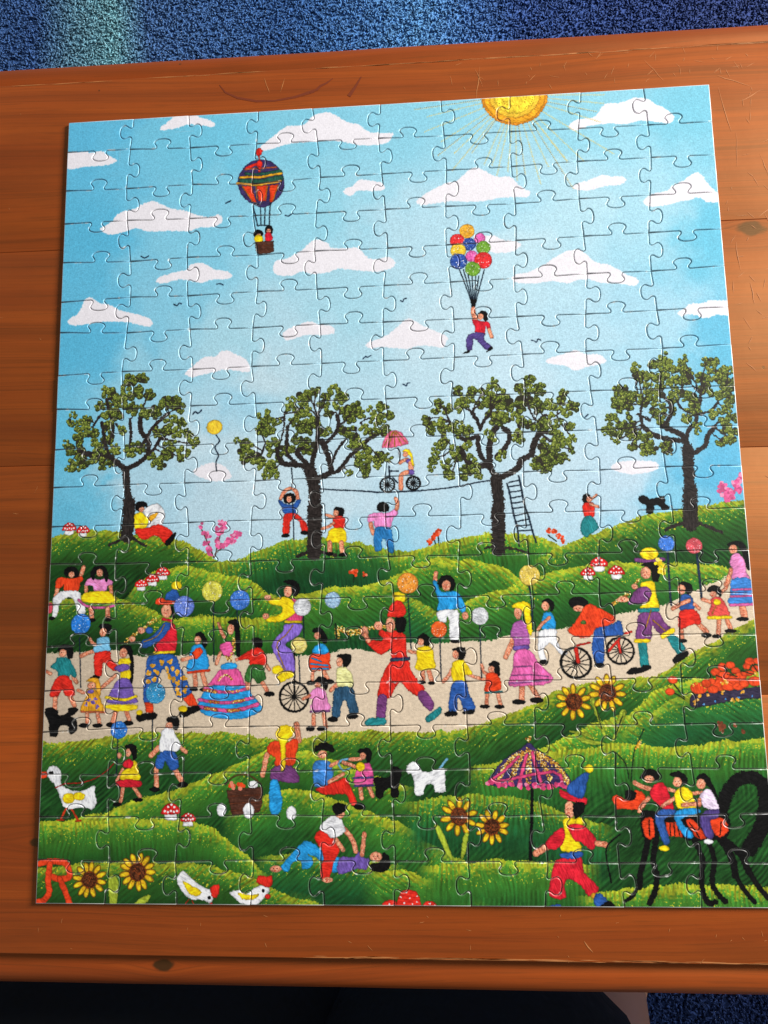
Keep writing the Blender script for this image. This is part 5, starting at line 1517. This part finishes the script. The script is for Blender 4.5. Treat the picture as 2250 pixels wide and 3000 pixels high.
def piece_materials():
    k = NT("jigsaw_print_face")
    uvn = k.n('ShaderNodeUVMap')
    tx = k.n('ShaderNodeTexImage', {0: uvn.outputs[0]}, image=PRINT, interpolation='Cubic', extension='EXTEND')
    k.set(k.b.inputs['Base Color'], tx.outputs[0])
    k.b.inputs['Roughness'].default_value = .48; k.b.inputs['Specular IOR Level'].default_value = .16
    tc = k.n('ShaderNodeTexCoord')
    sp = k.n('ShaderNodeSeparateXYZ', {0: uvn.outputs[0]})
    w1 = k.noise(k.xyz(k.math('MULTIPLY', sp.outputs[0], 900), k.math('MULTIPLY', sp.outputs[1], 260), 0.0), 1, 1)
    w2 = k.noise(k.xyz(k.math('MULTIPLY', sp.outputs[0], 230), k.math('MULTIPLY', sp.outputs[1], 1050), 4.0), 1, 1)
    k.bump(k.math('ADD', w1, w2), .20, .0002)
    e = NT("jigsaw_cut_edge")
    uvn = e.n('ShaderNodeUVMap')
    tx = e.n('ShaderNodeTexImage', {0: uvn.outputs[0]}, image=PRINT, interpolation='Linear', extension='EXTEND')
    chip = e.smooth(e.noise(e.n('ShaderNodeVectorMath', {0: uvn.outputs[0], 1: (90, 105, 1)}, operation='MULTIPLY').outputs[0], 1, 3), .60, .68)
    sp = e.n('ShaderNodeSeparateXYZ', {0: uvn.outputs[0]})
    far = e.math('MAXIMUM', e.math('ABSOLUTE', e.math('SUBTRACT', sp.outputs[0], .5)), e.math('ABSOLUTE', e.math('SUBTRACT', sp.outputs[1], .5)))
    rim = e.math('MULTIPLY', e.math('GREATER_THAN', far, .4984), .75)
    c = e.mix(e.math('MAXIMUM', rim, e.math('MULTIPLY_ADD', chip, .50, .06)), tx.outputs[0], srgb(232, 232, 228))
    e.set(e.b.inputs['Base Color'], c); e.b.inputs['Roughness'].default_value = .38
    e.b.inputs['Specular IOR Level'].default_value = .5
    s = NT("jigsaw_grey_board"); s.b.inputs['Base Color'].default_value = srgb(170, 166, 158); s.b.inputs['Roughness'].default_value = .9
    return k.m, e.m, s.m

KNOB = [(-.47, -.02), (-.38, .03), (-.335, .14), (-.36, .30), (-.45, .47), (-.50, .62), (-.46, .80), (-.32, .94), (-.12, 1.0), (.12, 1.0), (.32, .94), (.46, .80), (.50, .62), (.45, .47), (.36, .30), (.335, .14), (.38, .03), (.47, -.02)]
def cut(A, B, t, sgn, w, h):
    """one cut line from A to B carrying a knob at fraction t; sgn chooses the side of (B-A) rotated +90 degrees"""
    A = np.array(A, float); B = np.array(B, float)
    d = B - A; L = np.hypot(*d); d /= L; n = np.array((-d[1], d[0])) * sgn
    t = min(max(t, .5 * w / L + .06), 1 - .5 * w / L - .06)
    C = A + d * L * t
    pts = [A, A + d * (L * t - w * .5) * .5]
    k0 = len(pts)
    sk = R2.uniform(-.07, .07); q = np.array([C + d * (u + sk * v) * w + n * v * h for u, v in KNOB])
    out = []
    m = len(q)
    for i in range(m - 1):
        a, b, c, e = q[max(i - 1, 0)], q[i], q[i + 1], q[min(i + 2, m - 1)]
        for s in (0, .5): out.append(.5 * ((2 * b) + (c - a) * s + (2 * a - 5 * b + 4 * c - e) * s * s + (3 * b - a - 3 * c + e) * s ** 3))
    out.append(q[-1])
    return [*pts, *out, B - d * (L * (1 - t) - w * .5) * .5, B]
R2 = random.Random(21)

def build_puzzle():
    face, edge, side = piece_materials()
    root = empty("jigsaw_puzzle", (0, 0, TABLE_Z))
    tag(root, "assembled jigsaw puzzle of a stitched village parade under a blue sky on the table", "jigsaw puzzle")
    HC, VC = {}, {}
    for r in range(21):
        for c in range(10):
            A, B = VT[r][c], VT[r][c + 1]
            if r in (0, 20): HC[r, c] = [np.array(A, float), np.array(B, float)]; continue
            sg = 1 if (r + c) % 2 == 1 else -1        # +1: knob points down the picture
            t = (HK[r - 1][c] - A[0]) / (B[0] - A[0])
            HC[r, c] = cut(A, B, t, sg, 104 + R2.uniform(-4, 4), 68 + R2.uniform(-3, 3))
    for r in range(20):
        for c in range(11):
            A, B = VT[r][c], VT[r + 1][c]
            if c in (0, 10): VC[r, c] = [np.array(A, float), np.array(B, float)]; continue
            s, kx, ky = VK[r][c - 1]
            t = (ky - A[1]) / (B[1] - A[1])
            lx = A[0] + (B[0] - A[0]) * t
            h = min(max(abs(kx - lx), 56), 84)
            VC[r, c] = cut(A, B, t, -s, 94 + R2.uniform(-4, 4), h)
    def offset(P, d):
        a = np.roll(P, 1, 0); b = np.roll(P, -1, 0)
        e1 = P - a; e2 = b - P
        e1 /= np.maximum(np.hypot(*e1.T)[:, None], 1e-6); e2 /= np.maximum(np.hypot(*e2.T)[:, None], 1e-6)
        n1 = np.stack([-e1[:, 1], e1[:, 0]], 1); n2 = np.stack([-e2[:, 1], e2[:, 0]], 1)
        n = n1 + n2; l2 = (n * n).sum(1)[:, None]
        return P + n / np.maximum(l2, .7) * 2 * d
    for r in range(20):
        for c in range(10):
            loop = HC[r, c][:-1] + VC[r, c + 1][:-1] + HC[r + 1, c][::-1][:-1] + VC[r, c][::-1][:-1]
            P = np.array(loop)                       # clockwise on the picture (y down) = ccw offset inwards below
            ctr = P.mean(0)
            rings = [(6.6, PUZ_T), (3.6, PUZ_T - .00010), (1.3, PUZ_T - .00050), (1.05, .0)]
            verts, n = [], len(P)
            uvp = []
            for (ins, z) in rings:
                Q = offset(P, ins)
                for q in Q:
                    verts.append(((q[0] - ctr[0]) * 1e-4, -(q[1] - ctr[1]) * 1e-4, z)); uvp.append((q[0] / PW, 1 - q[1] / PH))
            faces = [tuple(range(n))[::-1]]; mi = [0]
            for k in range(3):
                for j in range(n):
                    q = (j + 1) % n
                    faces.append((k * n + j, k * n + q, (k + 1) * n + q, (k + 1) * n + j)); mi.append(1 if k < 2 else 2)
            me = bpy.data.meshes.new("puzzle_piece"); me.from_pydata(verts, [], faces)
            uvl = me.uv_layers.new(name="UVMap")
            li = np.zeros(len(me.loops), np.int32); me.loops.foreach_get('vertex_index', li)
            uvl.data.foreach_set('uv', np.array(uvp, np.float32)[li].ravel())
            for m in (face, edge, side): me.materials.append(m)
            me.polygons.foreach_set('material_index', mi)
            me.polygons.foreach_set('use_smooth', [f == 1 for f in mi])
            if me.polygons[0].normal.z < 0: me.flip_normals()
            o = bpy.data.objects.new("puzzle_piece", me); COL.objects.link(o); o.parent = root
            o.location = (ctr[0] * 1e-4 - .2, .235 - ctr[1] * 1e-4, .00010 + R2.uniform(0, .00014))
            o.rotation_euler = (math.radians(R2.gauss(0, .14)), math.radians(R2.gauss(0, .14)), 0)
build_puzzle()
